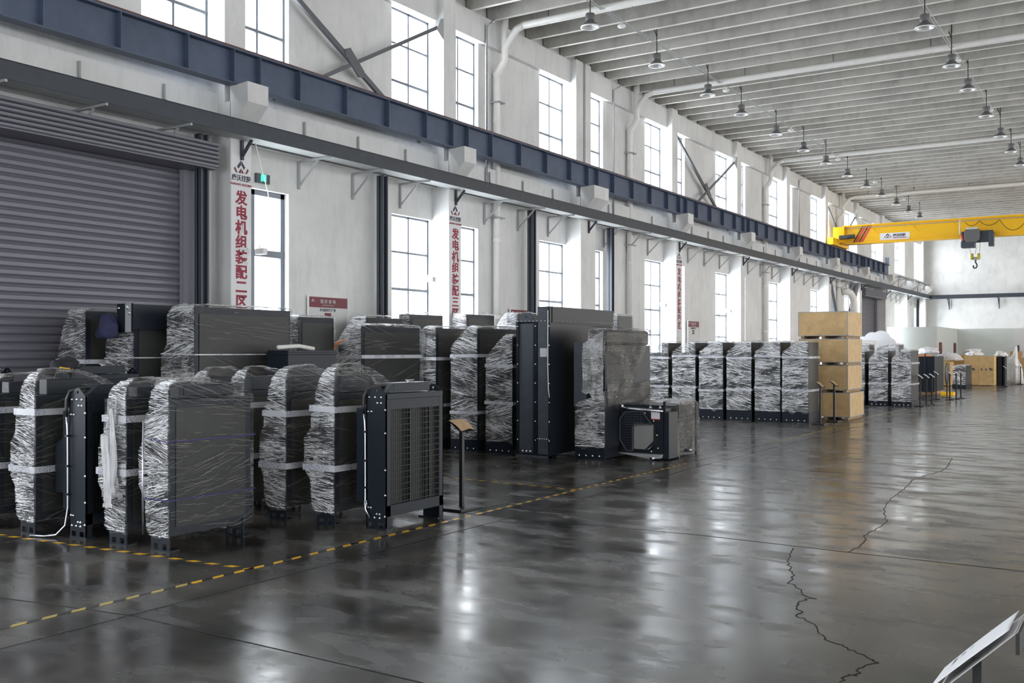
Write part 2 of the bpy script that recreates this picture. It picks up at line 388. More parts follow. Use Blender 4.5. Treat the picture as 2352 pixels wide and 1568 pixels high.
# windows
wn = 0
for y0, y1, z0, z1 in WIN:
    wn += 1
    f = MB(); t = .05; x0, x1 = XPANE - .03, XPANE + .03
    big = (abs(y0 - 11.58) < .01 and z0 < 5)
    t = .09 if big else .04
    f.box(x0, x1, y0, y1, z0, z0 + t).box(x0, x1, y0, y1, z1 - t, z1).box(x0, x1, y0, y0 + t, z0, z1).box(x0, x1, y1 - t, y1, z0, z1)
    ym = y0 + (y1 - y0) * (.42 if big else .5)
    f.box(x0, x1, ym - t / 2, ym + t / 2, z0, z1)
    zz = [3.55] if big else ([3.9, 3.13, 2.36, 1.6] if z0 < 5 else [8.2, 7.42])
    for i, z in enumerate(zz): f.box(x0 - .005, x1 + .005, y0, y1, z - t * .5, z + t * (.8 if i == 1 or big else .5))
    side = 'lower' if z0 < 5 else 'upper'
    ci = min(range(len(COLS)), key=lambda i: min(abs(COLS[i][0] - y1), abs(COLS[i][1] - y0)))
    pos = 'just before' if y1 <= COLS[ci][0] + .01 else 'just after'
    o = f.build('window_%d' % wn, 'frame')
    tag(o, '%s tall window %s the column %s' % (side, pos, names[ci]), 'window', kind='structure')
    MB().box(XPANE - .004, XPANE + .004, y0 + t, y1 - t, z0 + t, z1 - t).build('window_pane', 'glass', o)

# roller doors
def roller(n, y0, y1, label, hood_ext=.22):
    d = thing('door_%d' % n, label, 'roller door', (0, 0, 0), kind='structure')
    mb = MB(); z = 0.0; pts = []
    while z < 4.82:
        pts += [(-13.09, z), (-13.065, z + .03), (-13.065, z + .08), (-13.09, z + .112)]; z += .115
    n_ = len(pts); vs = [(x, y0, zz) for x, zz in pts] + [(x, y1, zz) for x, zz in pts]
    mb.add(vs, [(i, i + 1, n_ + i + 1, n_ + i) for i in range(n_ - 1)]); mb.build('slatted_curtain', 'slat', d)
    MB().box(-13.06, -12.94, y1 - .08, y1 + .3, 0, 4.82).box(-13.06, -12.94, y0 - .3, y0 + .08, 0, 4.82).build('guide_rail', 'slatl', d)
    h0, h1 = y0 - hood_ext, y1 + hood_ext
    mb = MB(); pts = []
    z = 5.16
    for k in range(6):
        pts += [(-12.5, z), (-12.475, z - .012), (-12.475, z - .045), (-12.5, z - .062)]; z -= .068
    n_ = len(pts); mb.add([(x, h0, zz) for x, zz in pts] + [(x, h1, zz) for x, zz in pts], [(i, i + 1, n_ + i + 1, n_ + i) for i in range(n_ - 1)])
    mb.box(-12.99, -12.5, h0, h1, 4.74, 5.16); mb.build('hood', 'slat', d)
    return d
M['slat'] = plain('violet grey shutter paint', (.15, .147, .18), .4, .1, var=.05, scale=1)
M['slatl'] = plain('shutter guide paint', (.27, .27, .31), .45)
roller(1, 5.72, 10.62, 'large violet grey roller shutter at the left edge')
roller(2, 53.9, 58.5, 'small far roller shutter near the end of the hall')

# posts
for i, (y, x) in enumerate([(10.62, -12.64), (15.08, -12.66), (20.72, -12.66), (24.95, -12.66), (69.0, -12.66)]):
    p = MB().box(x - .16, x, y, y + .03, 0, 5.3).box(x - .16, x, y + .13, y + .16, 0, 5.3).box(x - .09, x - .07, y, y + .16, 0, 5.3).build('steel_post', 'post')
    tag(p, 'dark steel H post ' + ['beside the big roller door frame', 'left of the second pair of lower windows', 'in the bay before the double column', 'in the bay after the double column', 'close to the far corner'][i], 'post')

# crane runway beam
bm_ = thing('crane_beam', 'long dark blue crane runway beam along the left wall', 'beam')
MB().box(-12.59, -12.38, 1.0, 59.2, 6.15, 6.175).box(-12.51, -12.495, 1.0, 59.2, 6.175, 6.70).box(-12.66, -12.38, 1.0, 59.2, 6.70, 6.73).build('web_and_flanges', 'girder', bm_)
MB().box(-12.53, -12.47, 1.0, 59.2, 6.73, 6.79).build('rail', 'rail', bm_)
st = None
ys = []
for k in range(len(COLS) - 3):
    c0 = (COLS[k][0] + COLS[k][1]) / 2; c1 = (COLS[k + 1][0] + COLS[k + 1][1]) / 2
    ys += [c0 - .28, c0 + .28] + [c0 + (c1 - c0) * j / 5 for j in range(1, 5)]
for y in ys:
    if y < 1.2: continue
    if st is None: st = MB().box(-12.495, -12.385, -.008, .008, 6.175, 6.70).build('stiffener', 'girder', bm_, loc=(0, y, 0))
    else:
        s2 = st.copy(); COL.objects.link(s2); s2.location = (0, y, 0)
MB().box(-12.6, -12.4, 58.9, 58.98, 6.79, 7.15).build('end_stop', 'girder', bm_)

# cable tray
tr = thing('cable_tray', 'long dark grey cable tray running along wall below crane beam', 'cable tray')
MB().box(-12.255, -12.24, 1.0, 70.9, 5.31, 5.55).box(-12.6, -12.585, 1.0, 70.9, 5.31, 5.55).box(-12.6, -12.24, 1.0, 70.9, 5.545, 5.56).build('side_rail', 'tray', tr)
MB().box(-12.585, -12.255, 1.0, 70.9, 5.31, 5.316).build('underside', 'under', tr)
MB().box(-12.6, XR, 70.6, 70.615, 5.31, 5.55).box(-12.6, XR, 70.9, 70.915, 5.31, 5.55).box(-12.6, XR, 70.6, 70.915, 5.3, 5.312).build('end_wall_run', 'tray', tr)
bw = MB().bar((-12.97, 0, 5.28), (-12.2, 0, 5.28), .035).bar((-12.97, 0, 4.78), (-12.97, 0, 5.28), .035).bar((-12.95, 0, 4.85), (-12.5, 0, 5.27), .03)
bc = MB().bar((-12.53, 0, 4.98), (-12.53, 0, 5.3), .05).bar((-12.53, 0, 5.03), (-12.3, 0, 5.28), .04)
b1 = None; b2 = None
for k in range(len(COLS) - 1):
    c0 = (COLS[k][0] + COLS[k][1]) / 2
    for d in (1.75, 3.2, 4.65):
        y = c0 + d
        if y > 70 or y < 4 or 5.0 < y < 5.3: continue
        if b1 is None: b1 = bw.build('wall_bracket', 'galv', tr, loc=(0, y, 0))
        else:
            q = b1.copy(); COL.objects.link(q); q.location = (0, y, 0)
        q = MB().bar((-12.83, y, 5.5), (-12.83, y, 5.98), .03).bar((-12.83, y, 5.75), (-12.6, y, 5.56), .025).build('upright_bracket', 'galv', tr)
    if c0 > 4:
        if b2 is None: b2 = bc.build('column_bracket', 'tray', tr, loc=(0, c0, 0))
        else:
            q = b2.copy(); COL.objects.link(q); q.location = (0, c0, 0)
for x in (-11.2, -8.2, -5.2, -2.2, .8, 3.8):
    MB().bar((x, 71.4, 4.6), (x, 71.4, 5.3), .05).bar((x, 71.4, 5.28), (x, 70.6, 5.28), .05).bar((x, 71.4, 4.75), (x, 70.8, 5.25), .04).build('end_wall_bracket', 'tray', tr)
rk = thing('upper_rack', 'short grey pipe rack above the cable tray in far corner', 'rack')
MB().box(-12.4, -12.2, 60.5, 70.5, 6.2, 6.28).build('rack_bar', 'galv', rk)
for y in (61.5, 63.5, 65.5, 67.5, 69.5): MB().bar((-12.83, y, 6.18), (-12.25, y, 6.18), .05).bar((-12.82, y, 5.65), (-12.35, y, 6.15), .04).bar((-12.82, y, 5.6), (-12.82, y, 6.2), .05).build('rack_bracket', 'galv', rk)

# X braces on the upper wall
for i, (k) in enumerate((2, 5, 8)):
    ya, yb = COLS[k][1], COLS[k + 1][0]; x = -12.78
    o = thing('cross_brace', 'dark steel cross brace on upper wall, ' + ['largest and nearest one', 'middle one of the three', 'partly behind the yellow crane'][i], 'brace')
    zt, zb = 8.75, 5.9
    M.setdefault('brace', plain('brace steel', (.12, .125, .14), .5))
    k_ = (zt - 6.22) / (zt - zb); w_ = (yb - ya - .2) * k_
    MB().bar((x, ya + .1, zt), (x, ya + .1 + w_, 6.22), .1, .06, (1, 0, 0)).build('diagonal', 'brace', o)
    MB().bar((x + .02, yb - .1, zt), (x + .02, yb - .1 - w_, 6.22), .07, .05, (1, 0, 0)).build('diagonal', 'brace', o)
    ym, zm = (ya + yb) / 2, (zt + zb) / 2
    MB().prism([(ym - .28, zm + .2), (ym - .14, zm + .26), (ym + .26, zm - .1), (ym + .24, zm - .22), (ym + .1, zm - .24), (ym - .26, zm + .08)], 'x', x + .03, x + .06).build('gusset_plate', 'brace', o)
    MB().prism([(yb, zt - .25), (yb, zt + .2), (yb - .1, zt + .16), (yb - .22, zt - .1)], 'x', x - .04, x + .08).build('gusset_plate', 'galv', o)
# big braces before the far roller door
o = thing('heavy_brace', 'pair of heavy dark braces leaning in V shape near far roller door', 'brace')
MB().bar((-12.7, 47.4, 5.3), (-12.7, 50.0, 1.6), .42, .15, (1, 0, 0)).build('brace_leg', 'post', o)
MB().bar((-12.7, 52.7, 5.3), (-12.7, 50.1, 1.6), .42, .15, (1, 0, 0)).build('brace_leg', 'brace', o)
o = MB().tube([(-12.78, 50.2, 4.75), (-12.6, 50.3, 4.8), (-12.45, 50.5, 4.72), (-12.38, 50.7, 4.5), (-12.35, 50.8, 4.2), (-12.35, 50.8, 0)], .17, 14).build('duct', 'pvc', smooth=True)
tag(o, 'curved pale ventilation duct beside the V shaped braces', 'duct')

# rain pipes across the ceiling and down the wall
for i, y in enumerate((19.5, 26.6, 38.9, 50.0)):
    o = thing('rain_pipe', ['nearest', 'second nearest', 'third', 'farthest'][i] + ' white rain pipe crossing under the roof and dropping down the wall', 'pipe')
    zc = 9.37; r = .085
    MB().tube([(XR - .2, y, zc + .0), (-12.15, y, zc)], r, 14, False).build('ceiling_run', 'pvc', o, True)
    MB().tube([(-12.15, y, zc), (-12.35, y, zc - .06), (-12.62, y, zc - .35), (-12.68, y, zc - .45), (-12.68, y, 8.65), (-12.72, y - .02, 8.55), (-12.86, y - .04, 8.36), (-12.88, y - .04, 8.28), (-12.88, y - .04, 0)], r, 14).build('downpipe', 'pvc', o, True)
    MB().tube([(-12.68, y, zc + .5), (-12.68, y, zc - .4)], r, 14).build('roof_inlet', 'pvc', o, True)
    for x in (-11.5, -9.4, -7.0, -4.6, -2.2, .2): MB().tube([(x, y, zc - r - .01), (x, y + r + .01, zc), (x, y, zc + r + .01), (x, y, 9.7)], .008, 6).build('hanger', 'black', o)
    for z in (8.27, 7.2, 4.4, 2.6): MB().lathe([(r + .01, z), (r + .01, z + .09)], (-12.88, y - .04, 0), 14).build('pipe_collar', 'pvc', o, True)
    for z in (7.65, 4.95): MB().box(-13.0, -12.74, y - .17, y + .12, z, z + .03).build('pipe_clamp', 'galv', o)
# conduits on the wall
for i, (y, za, zb) in enumerate(((18.95, 5.5, 9.35), (25.4, 5.5, 9.3), (43.2, 5.6, 9.3))):
    o = MB().tube([(-12.6, y, zb + .05), (-12.83, y, zb - .03), (-12.83, y, za)], .025, 8).build('conduit', 'steel' if i != 1 else 'galv', smooth=True)
    tag(o, ['shiny', 'thin', 'faint far'][i] + ' vertical conduit on the upper wall ' + ['beside the nearest rain pipe', 'before the second rain pipe', 'beyond the third rain pipe'][i], 'conduit')

# high bay lamps
def lamp(x, y, z, label):
    o = thing('high_bay_lamp', label, 'lamp', (x, y, z))
    MB().lathe([(0, .30), (.03, .30), (.09, .29), (.10, .27), (.10, .17), (.09, .15), (.07, .14)], n=20).build('housing', 'shade', o, True)
    MB().lathe([(.07, .15), (.10, .11), (.19, .03), (.20, .0), (.19, .0), (.18, .02), (.09, .11), (0, .12)], n=28).build('reflector', 'shade', o, True)
    MB().lathe([(.205, .012), (.205, -.004), (.172, -.004), (.165, .02), (.09, .10), (0, .105)], n=28).build('reflector_lining', 'refl', o, True)
    MB().tube([(0, 0, .3), (0, 0, 1.3)], .012, 6).build('rod', 'black', o)
    MB().tube([(0, 0, .7), (-.06, .02, .85), (-.12, .04, 1.0), (-.13, .05, 1.2)], .012, 6).build('cord', 'rubber', o)
    return o
ya = [18.7, 22.1, 25.4, 28.0, 31.2, 34.2, 37.0, 40.1, 43.2, 46.0, 49.1, 51.9, 54.7]
L0 = None
for i, y in enumerate(ya):
    lab = 'grey high bay lamp, %s in the long row nearer the left wall' % ORD[i]
    L0 = lamp(-10.0, y, 8.72, lab) if L0 is None else (dup(L0, (-10.0, y, 8.72), lab) and L0)
for i, y in enumerate([22.6, 26.0, 28.6, 32.1, 35.4, 38.3, 41.2]):
    dup(L0, (-4.03, y, 8.72), 'grey high bay lamp, %s in the short row at the right edge' % (ORD[i] if i < 6 else 'farthest'))
for x, n in ((-10.0, 'nearer the left wall'), (-4.03, 'at the right')):
    MB2 = MB()
    for d in (-.03, .03): MB2.tube([(x + d - .08, 2, 9.33), (x + d - .08, 56 if x < -5 else 60, 9.33)], .012, 6)
    tag(MB2.build('lamp_conduit', 'galv'), 'thin pair of lamp conduits under the ceiling ' + n, 'conduit')
det = [(-10.05, 20.3), (-10.05, 26.9), (-10.05, 32.9), (-10.05, 38.9), (-10.05, 45.0), (-10.05, 51.0), (-4.1, 27.3), (-4.1, 33.5)]
for i, (x, y) in enumerate(det):
    o = thing('ceiling_detector', 'small white round detector, %s' % (('%s below the lamp conduit nearer the wall' % ORD[i]) if i < 6 else ['nearer one below the right conduit', 'farther one below the right conduit'][i - 6]), 'detector', (x, y, 9.16))
    MB().lathe([(0, .13), (.03, .13), (.03, .07)], n=12).build('stem', 'white', o, True)
    MB().lathe([(.03, .07), (.09, .06), (.10, .03), (.07, 0), (0, -.01)], n=16).build('head', 'white', o, True)

# logo mark, drawn as flat prisms; facing +X ('x') or -Y ('y')
def logo(parent, cx, cz, s, plane, at, colA='ink', colB='maroon'):
    A = [[(-.02, .5), (-.02, .22), (-.24, -.04), (-.34, .1)], [(.02, .45), (.02, .2), (.2, -.04), (.3, .1)]]
    B = [[(-.5, .06), (-.3, -.28), (-.42, -.28), (-.58, -.06)], [(-.02, .02), (-.02, -.28), (-.24, -.28)], [(.02, -.02), (.02, -.28), (.2, -.28)], [(.5, .06), (.3, -.28), (.42, -.28), (.58, -.06)]]
    for polys, c in ((A, colA), (B, colB)):
        mb = MB()
        for p in polys:
            q = [(cx + a * s, cz + b * s) for a, b in p]
            mb.prism(q, 'x' if plane == 'x' else 'y', at, at + (.004 if plane == 'x' else -.004))
        mb.build('logo_mark', c, parent)
# banners on the columns
for k, last, lab in ((2, '二', 'banner down the column beside the big roller door, two stroke sign above last'), (3, '三', 'banner down the second lettered column, three stroke sign above last'), (5, '四', 'banner farthest away, narrow, beyond the double column')):
    a, b = COLS[k]; c = (a + b) / 2
    o = thing('banner', 'white column ' + lab.replace('first banner', 'first banner'), 'banner')
    MB().box(XCOL, XCOL + .006, a + .01, b - .01, 2.3, 5.05).build('backing', 'bannerw', o) if 'bannerw' in M else None
    if 'bannerw' not in M:
        M['bannerw'] = plain('banner white', (.72, .72, .74), .5)
        MB().box(XCOL, XCOL + .006, a + .01, b - .01, 2.3, 5.05).build('backing', 'bannerw', o)
    logo(o, c, 4.84, .27, 'x', XCOL + .007)
    text('康沃控股', .105, 'ink', o, (XCOL + .009, c, 4.675), FX, bold=.002, sx=.98)
    text('KANGWO HOLDING', .052, 'crimson', o, (XCOL + .009, c, 4.575), FX, bold=.001, sx=.92)
    for i, ch in enumerate('发电机组装配' + last + '区'):
        text(ch, .24, 'crimson', o, (XCOL + .009, c + .0, 4.345 - .243 * i), FX, bold=.0072, sx=1.05)
# exit sign
o = thing('exit_sign', 'small green lit sign above the first lower window', 'sign')
MB().box(-12.995, -12.95, 12.07, 12.38, 4.76, 4.92).build('sign_box', 'post', o)
text('闭', .13, 'green', o, (-12.945, 12.23, 4.84), FX, bold=.004)
# notice boards
for i, (y0, y1, zb) in enumerate(((13.33, 14.37, 1.5), (20.15, 21.2, 1.5), (31.1, 32.05, 1.5))):
    o = thing('notice_board', 'white notice board with dark red header, ' + ['nearest one left of the second steel post', 'mostly hidden behind tall equipment', 'farthest one near the last banner'][i], 'notice board')
    c = (y0 + y1) / 2
    MB().box(-12.99, -12.95, y0, y1, zb, 2.86).build('board', 'sign', o)
    MB().box(-12.95, -12.94, y0 + .01, y1 - .01, 2.66, 2.85).build('header', 'maroon', o)
    MB().box(-12.955, -12.935, y0 - .03, y0, zb, 2.88).box(-12.955, -12.935, y1, y1 + .02, zb, 2.88).build('frame', 'white', o)
    text('组 织 架 构', .085, 'sign', o, (-12.937, c - .02, 2.765), FX)
    text('ORGANIZATION CHART', .028, 'sign', o, (-12.937, c - .02, 2.70), FX)
    logo(o, y0 + .1, 2.78, .07, 'x', -12.94, 'sign', 'sign')
    text('发电机组生产部', .062, 'ink', o, (-12.947, c - .02, 2.61), FX)
    for z in (2.53, 2.45): MB().box(-12.95, -12.944, c - .1, c + .07, z - .03, z + .03).build('name_plate', 'maroon', o)
# small wall cameras
for i, (x, y, z) in enumerate(((-12.4, 11.66, 3.5), (-12.95, 17.0, 3.38), (-12.9, 29.0, 3.3), (-12.9, 34.8, 3.3))):
    o = thing('wall_camera', 'small wall camera ' + ['on the first banner column', 'left of the second banner', 'left of the farthest banner', 'on the column beyond the farthest banner'][i], 'camera', (x, y, z))
    MB().box(-.1, .1, -.05, .05, -.05, .05).build('camera_body', 'white' if i == 0 else 'galv', o, bev=.01)
    MB().tube([(0, 0, 0), (-.1, .05, .1), (-.15, .05, .05)], .015, 6).build('mount', 'white' if i == 0 else 'galv', o)
o = MB().tube([(-12.5, 11.62, 5.32), (-12.5, 11.75, 4.95), (-12.6, 12.0, 4.55), (-12.7, 12.12, 4.4), (-12.7, 12.12, 4.0)], .008, 6).build('hanging_wire', 'pvc'); tag(o, 'thin white wire hanging beside the green lit sign', 'wire')

# far office partition
M['officet'] = M['office']
o = thing('office_partition', 'pale green grey low office partition before the end wall', 'partition')
MB().box(-12.98, -10.05, 60.0, 60.1, 0, 3.23).build('partition_panel', 'office', o)
MB().box(-10.15, -10.05, 60.1, 67.0, 0, 3.23).build('partition_panel', 'office', o)
MB().box(-10.15, -6.9, 67.0, 67.1, 0, 3.23).build('partition_panel', 'office', o)
MB().box(-6.9, -5.7, 67.0, 67.1, 0, 3.23).build('partition_panel', 'sign', o)
MB().box(-5.7, -5.4, 66.9, 67.2, 0, 3.3).build('partition_post', 'post', o)
MB().box(-5.4, 4.0, 68.0, 68.1, 0, 2.6).build('partition_panel', 'office', o)
for y in (60.6, 65.6): MB().box(-10.05, -10.02, y, y + .85, 0, 2.35).build('door_leaf', 'dred', o)
MB().box(-6.8, -6.6, 66.96, 67.0, 0, 2.2).build('door_leaf', 'post', o)
MB().box(-6.15, -5.75, 66.96, 67.0, 0, 2.1).build('door_leaf', 'dred', o)

# ------------------------------------------------------------------ floor marks
def strip(pts, w, z=.0015):
    mb = MB(); pts = [Vector((p[0], p[1], 0)) for p in pts]
    for a, b in zip(pts, pts[1:]):
        d = (b - a).normalized(); n = Vector((-d.y, d.x, 0)) * w / 2; d = d * w * .3
        mb.add([(p.x, p.y, z) for p in (a - n - d, b - n + d, b + n + d, a + n - d)], [(0, 1, 2, 3)])
    return mb
for pts, w in (([(-6.02, 1.5), (-6.01, 4.43), (-5.97, 9.3), (-6.08, 14.9), (-6.01, 26), (-6.03, 70)], .014),
               ([(-11, 3.6), (-6.01, 4.43), (-4.4, 4.42), (-1, 4.38), (6, 4.4)], .012), ([(-9, 9.25), (-5.83, 9.32), (-3.84, 9.45), (-2.3, 9.38), (6, 9.3)], .016),
               ([(-.3, 4), (-.3, 60)], .01), ([(-12, 15.4), (6, 15.4)], .014), ([(-12, 21.4), (6, 21.4)], .014), ([(-12, 27.4), (6, 27.4)], .014), ([(-6.6, 9.6), (-6.4, 17.3), (-6.4, 60)], .012)):
    strip(pts, w).build('joint', 'seam', fl)
def jag(pts, s, amp=.02):
    rnd = random.Random(s); out = []
    for a, b in zip(pts, pts[1:]):
        for t in (0, .25, .5, .75):
            k = 0 if t == 0 else 1
            out.append((a[0] + (b[0] - a[0]) * t + rnd.uniform(-amp, amp) * k, a[1] + (b[1] - a[1]) * t + rnd.uniform(-amp, amp) * k))
    return out + [pts[-1]]
for i, pts in enumerate(([(-2.75, 13.74), (-2.74, 13.11), (-2.62, 12.16), (-2.46, 11.46), (-2.4, 11.31), (-2.4, 10.78), (-2.4, 10.41), (-2.41, 10.29), (-2.34, 10.03), (-2.31, 9.77), (-2.33, 9.57), (-2.34, 9.4)],
             [(-2.82, 9.3), (-2.76, 9.0), (-2.68, 8.68), (-2.57, 8.41), (-2.47, 8.19), (-2.43, 7.88), (-2.36, 7.83), (-2.21, 7.55), (-2.14, 7.49), (-2.1, 7.51)],
             [(-2.14, 7.49), (-2.18, 7.34), (-2.16, 7.2), (-2.07, 7.06), (-2.08, 6.93), (-1.99, 6.85), (-1.9, 6.76), (-1.82, 6.57), (-1.72, 6.44), (-1.62, 6.38), (-1.51, 6.28), (-1.39, 6.19), (-1.36, 6.15), (-1.41, 6.01), (-1.41, 5.88), (-1.44, 5.83), (-1.46, 5.68)],
             [(-2.99, 18.55), (-2.88, 18.59), (-2.82, 18.06), (-2.72, 17.07), (-2.71, 16.44), (-2.81, 15.7), (-2.86, 15.05), (-2.79, 14.21), (-2.77, 13.76)])):
    strip(jag(pts, i), .009 if i < 3 else .012).build('crack', 'seam', fl)
def ftape(a, b, label, mat='haz', w=.05):
    a, b = Vector((a[0], a[1], 0)), Vector((b[0], b[1], 0)); L = (b - a).length
    o = MB().box(0, L, -w / 2, w / 2, .001, .0025).build('floor_tape', mat); o.location = a; o.rotation_euler = (0, 0, math.atan2((b - a).y, (b - a).x))
    tag(o, label, 'floor tape')
ftape((-10.9, 5.57), (-6.41, 5.93), 'yellow black floor tape in front of the nearest units')
ftape((-6.43, 5.3), (-6.43, 9.7), 'yellow black floor tape along the right of the nearest group')
ftape((-6.45, 3.6), (-6.43, 5.3), 'worn faded yellow tape toward the bottom left corner', 'hazf')
ftape((-6.43, 9.7), (-6.43, 15.4), 'narrow yellow tape line along the middle group', 'haz', .04)
ftape((-9.4, 11.8), (-6.45, 11.66), 'yellow tape crossing in front of the middle group', 'haz', .04)
ftape((-6.4, 19.8), (-6.4, 24.6), 'pale worn tape line before the crate stack', 'hazf', .04)
ftape((-6.7, 28.5), (-6.5, 33.5), 'pale worn tape line beyond the crate stack', 'hazf', .04)

# ------------------------------------------------------------------ wrapped equipment
def rect_pt(t, x0, x1, y0, y1):
    """t in 0..4 round the rectangle, starting at the near right corner and going left"""
    k = int(t) % 4; f = t - int(t)
    if k == 0: return (x1 + (x0 - x1) * f, y0), (0, -1)
    if k == 1: return (x0, y0 + (y1 - y0) * f), (-1, 0)
    if k == 2: return (x0 + (x1 - x0) * f, y1), (0, 1)
    return (x1, y1 + (y0 - y1) * f), (1, 0)
def at(rows, z):
    for a, b in zip(rows, rows[1:]):
        if z <= b[0]:
            f = (z - a[0]) / max(1e-6, b[0] - a[0]); f = max(0, min(1, f))
            return [a[i] + (b[i] - a[i]) * f for i in range(1, 5)]
    return list(rows[-1][1:])
def wr_(s, z, seed, slant):
    a = noise.noise(Vector((s * 1.6, z * 15 + s * slant, seed))); b = noise.noise(Vector((s * 5, z * 30 - s * slant * 2, seed + 9)))
    c = noise.noise(Vector((s * 2.2, z * 2.5, seed + 5)))
    return .55 * (1 - abs(a) * 2) ** 3 + .3 * b + .9 * c
def film(rows, parent, mat, seed, amp=.011, NX=22, NY=34, NZ=90, slant=2.5, name='stretch_film', hem=.05):
    z0, z1 = rows[0][0], rows[-1][0]; ts = [i / NX for i in range(NX)] + [1 + i / NY for i in range(NY)] + [2 + i / NX for i in range(NX)] + [3 + i / NY for i in range(NY)]
    n = len(ts); vs = []
    def ring(z, sh, zz, k):
        x0, x1, y0, y1 = at(rows, z); cx, cy = (x0 + x1) / 2, (y0 + y1) / 2
        for t in ts:
            (x, y), (nx, ny) = rect_pt(t, x0, x1, y0, y1)
            s = t * .5 + (x + y); d = amp * wr_(x - y, z, seed + int(t) * 0, slant) + amp * .4
            f = t - int(t)
            if f < .03 or f > .97: nx, ny = (nx * .7 + (.7 if int(t + .03) % 4 in (0, 3) and x > cx else -.7 if x < cx else .7) * 0), ny
            zo = 0
            if k == 0: zo = hem * noise.noise(Vector((x * 6, y * 6, seed)))
            if sh < 1: zo = .035 * noise.noise(Vector((x * 5 * sh, y * 5 * sh, seed + 3)))
            vs.append((cx + (x + nx * d - cx) * sh, cy + (y + ny * d - cy) * sh, zz + zo))
    for k in range(NZ + 1):
        z = z0 + (z1 - z0) * k / NZ; ring(z, 1, z, k)
    for sh, dz in ((.93, .012), (.75, .016), (.5, .018), (.2, .02)): ring(z1, sh, z1 + dz, -1)
    m_ = NZ + 5
    fs = [(i * n + k, i * n + (k + 1) % n, (i + 1) * n + (k + 1) % n, (i + 1) * n + k) for i in range(m_ - 1) for k in range(n)]
    fs.append(tuple(range((m_ - 1) * n, m_ * n)))
    mb = MB(); mb.add(vs, fs); return mb.build(name, mat, parent, True)
def threads(rows, parent, seed, amp, slant, cnt, w, mat='thread', face='y', zr=None, name='film_creases', lens=(.05, .3)):
    """fine white creases where the film is bunched, following the film surface"""
    rnd = random.Random(int(seed * 10)); mb = MB(); z0, z1 = zr or (rows[0][0] + .02, rows[-1][0] - .02)
    zones = [(z0 + (z1 - z0) * k / 7 + rnd.uniform(-.04, .04), rnd.choice((-.32, -.2, -.08, .03, .12, .3)), rnd.choice((.25, .6, 1, 1.5, 1.8))) for k in range(8)]
    wts = [q[2] for q in zones]
    for _ in range(cnt):
        zn = rnd.choices(zones, wts)[0]; z = zn[0] + rnd.gauss(0, .075); L = rnd.uniform(*lens) * rnd.choice((.4, 1, 1)); sl = zn[1] + rnd.gauss(0, .05)
        if face == 'y': a0, a1 = at(rows, max(z0, min(z1, z)))[:2]
        else: a0, a1 = at(rows, max(z0, min(z1, z)))[2:]
        x = rnd.uniform(a0 - L * .5, a1 - L * .2); n = max(2, int(L / .035)); ww = w * rnd.uniform(.4, 1.3); vs = []
        for i in range(n + 1):
            xx = max(a0 + .003, min(a1 - .003, x + L * i / n)); zz_ = z + sl * (xx - x) + .004 * math.sin(xx * 60 + z * 40)
            if zz_ < z0 or zz_ > z1: zz_ = max(z0, min(z1, zz_))
            r_ = at(rows, zz_); h = ww * (1 - abs(2 * i / n - 1) ** 2 * .8) / 2
            if face == 'y':
                xx = max(r_[0] + .002, min(r_[1] - .002, xx)); p = r_[2] - amp * wr_(xx - r_[2], zz_, seed, slant) - amp * .4 - .0025; q = (lambda hh, dy: (xx, p - dy, zz_ + hh))
            else:
                xx = max(r_[2] + .002, min(r_[3] - .002, xx)); p = r_[1] + amp * wr_(r_[1] - xx, zz_, seed, slant) + amp * .4 + .0025; q = (lambda hh, dy: (p + dy, xx, zz_ + hh))
            vs += [q(-h, 0), q(0, h * .8), q(h, 0)]
        mb.add(vs, [f for i in range(n) for f in ((3 * i, 3 * i + 3, 3 * i + 4, 3 * i + 1), (3 * i + 1, 3 * i + 4, 3 * i + 5, 3 * i + 2))])
    o = mb.build(name, mat, parent, True); o['kind'] = 'stuff'; return o
def tape_loop(rows, z, parent, off=.016, h=.055, tilt=.0, name='packing_tape', mat='tape'):
    x0, x1, y0, y1 = at(rows, z); mb = MB(); vs = []
    P_ = [(x1 + off, y0 - off), (x0 - off, y0 - off), (x0 - off, y1 + off), (x1 + off, y1 + off)]
    for i, (x, y) in enumerate(P_):
        dz = tilt * (1 if i in (1, 2) else -1); vs += [(x, y, z + dz), (x, y, z + h + dz)]
    mb.add(vs, [(2 * i, 2 * ((i + 1) % 4), 2 * ((i + 1) % 4) + 1, 2 * i + 1) for i in range(4)])
    return mb.build(name, mat, parent)
def foot(parent, x0, x1, y, h=.2):
    mb = MB().box(x0, x1, y, y + .012, .07, h).box(x0, x1, y, y + .012, 0, .018)
    w = (x1 - x0); c = (x0 + x1) / 2
    for a, b in ((x0, x0 + .035), (c - .03, c + .03), (x1 - .035, x1)): mb.box(a, b, y, y + .012, .018, .07)
    mb.box(x0, x1, y + .012, y + .12, .0, .012)
    return mb.build('foot', 'navy', parent)
BOLT = None
def bolt(parent, x, y, z, ax='y', r=.009):
    global BOLT
    if BOLT is None:
        mb = MB().lathe([(0, -1.0), (.5, -.95), (.9, -.6), (1.0, 0), (1.5, .0), (1.5, .25)], n=10, axis='y'); BOLT = mb.build('bolt', 'chrome', None, True).data
        bpy.data.objects.remove(bpy.data.objects['bolt'])
    o = bpy.data.objects.new('bolt', BOLT); COL.objects.link(o); o.parent = parent; o.location = (x, y, z); o.scale = (r, r, r)
    if ax == 'x': o.rotation_euler = (0, 0, PI / 2)
    return o
def dense_rows(rows): return rows

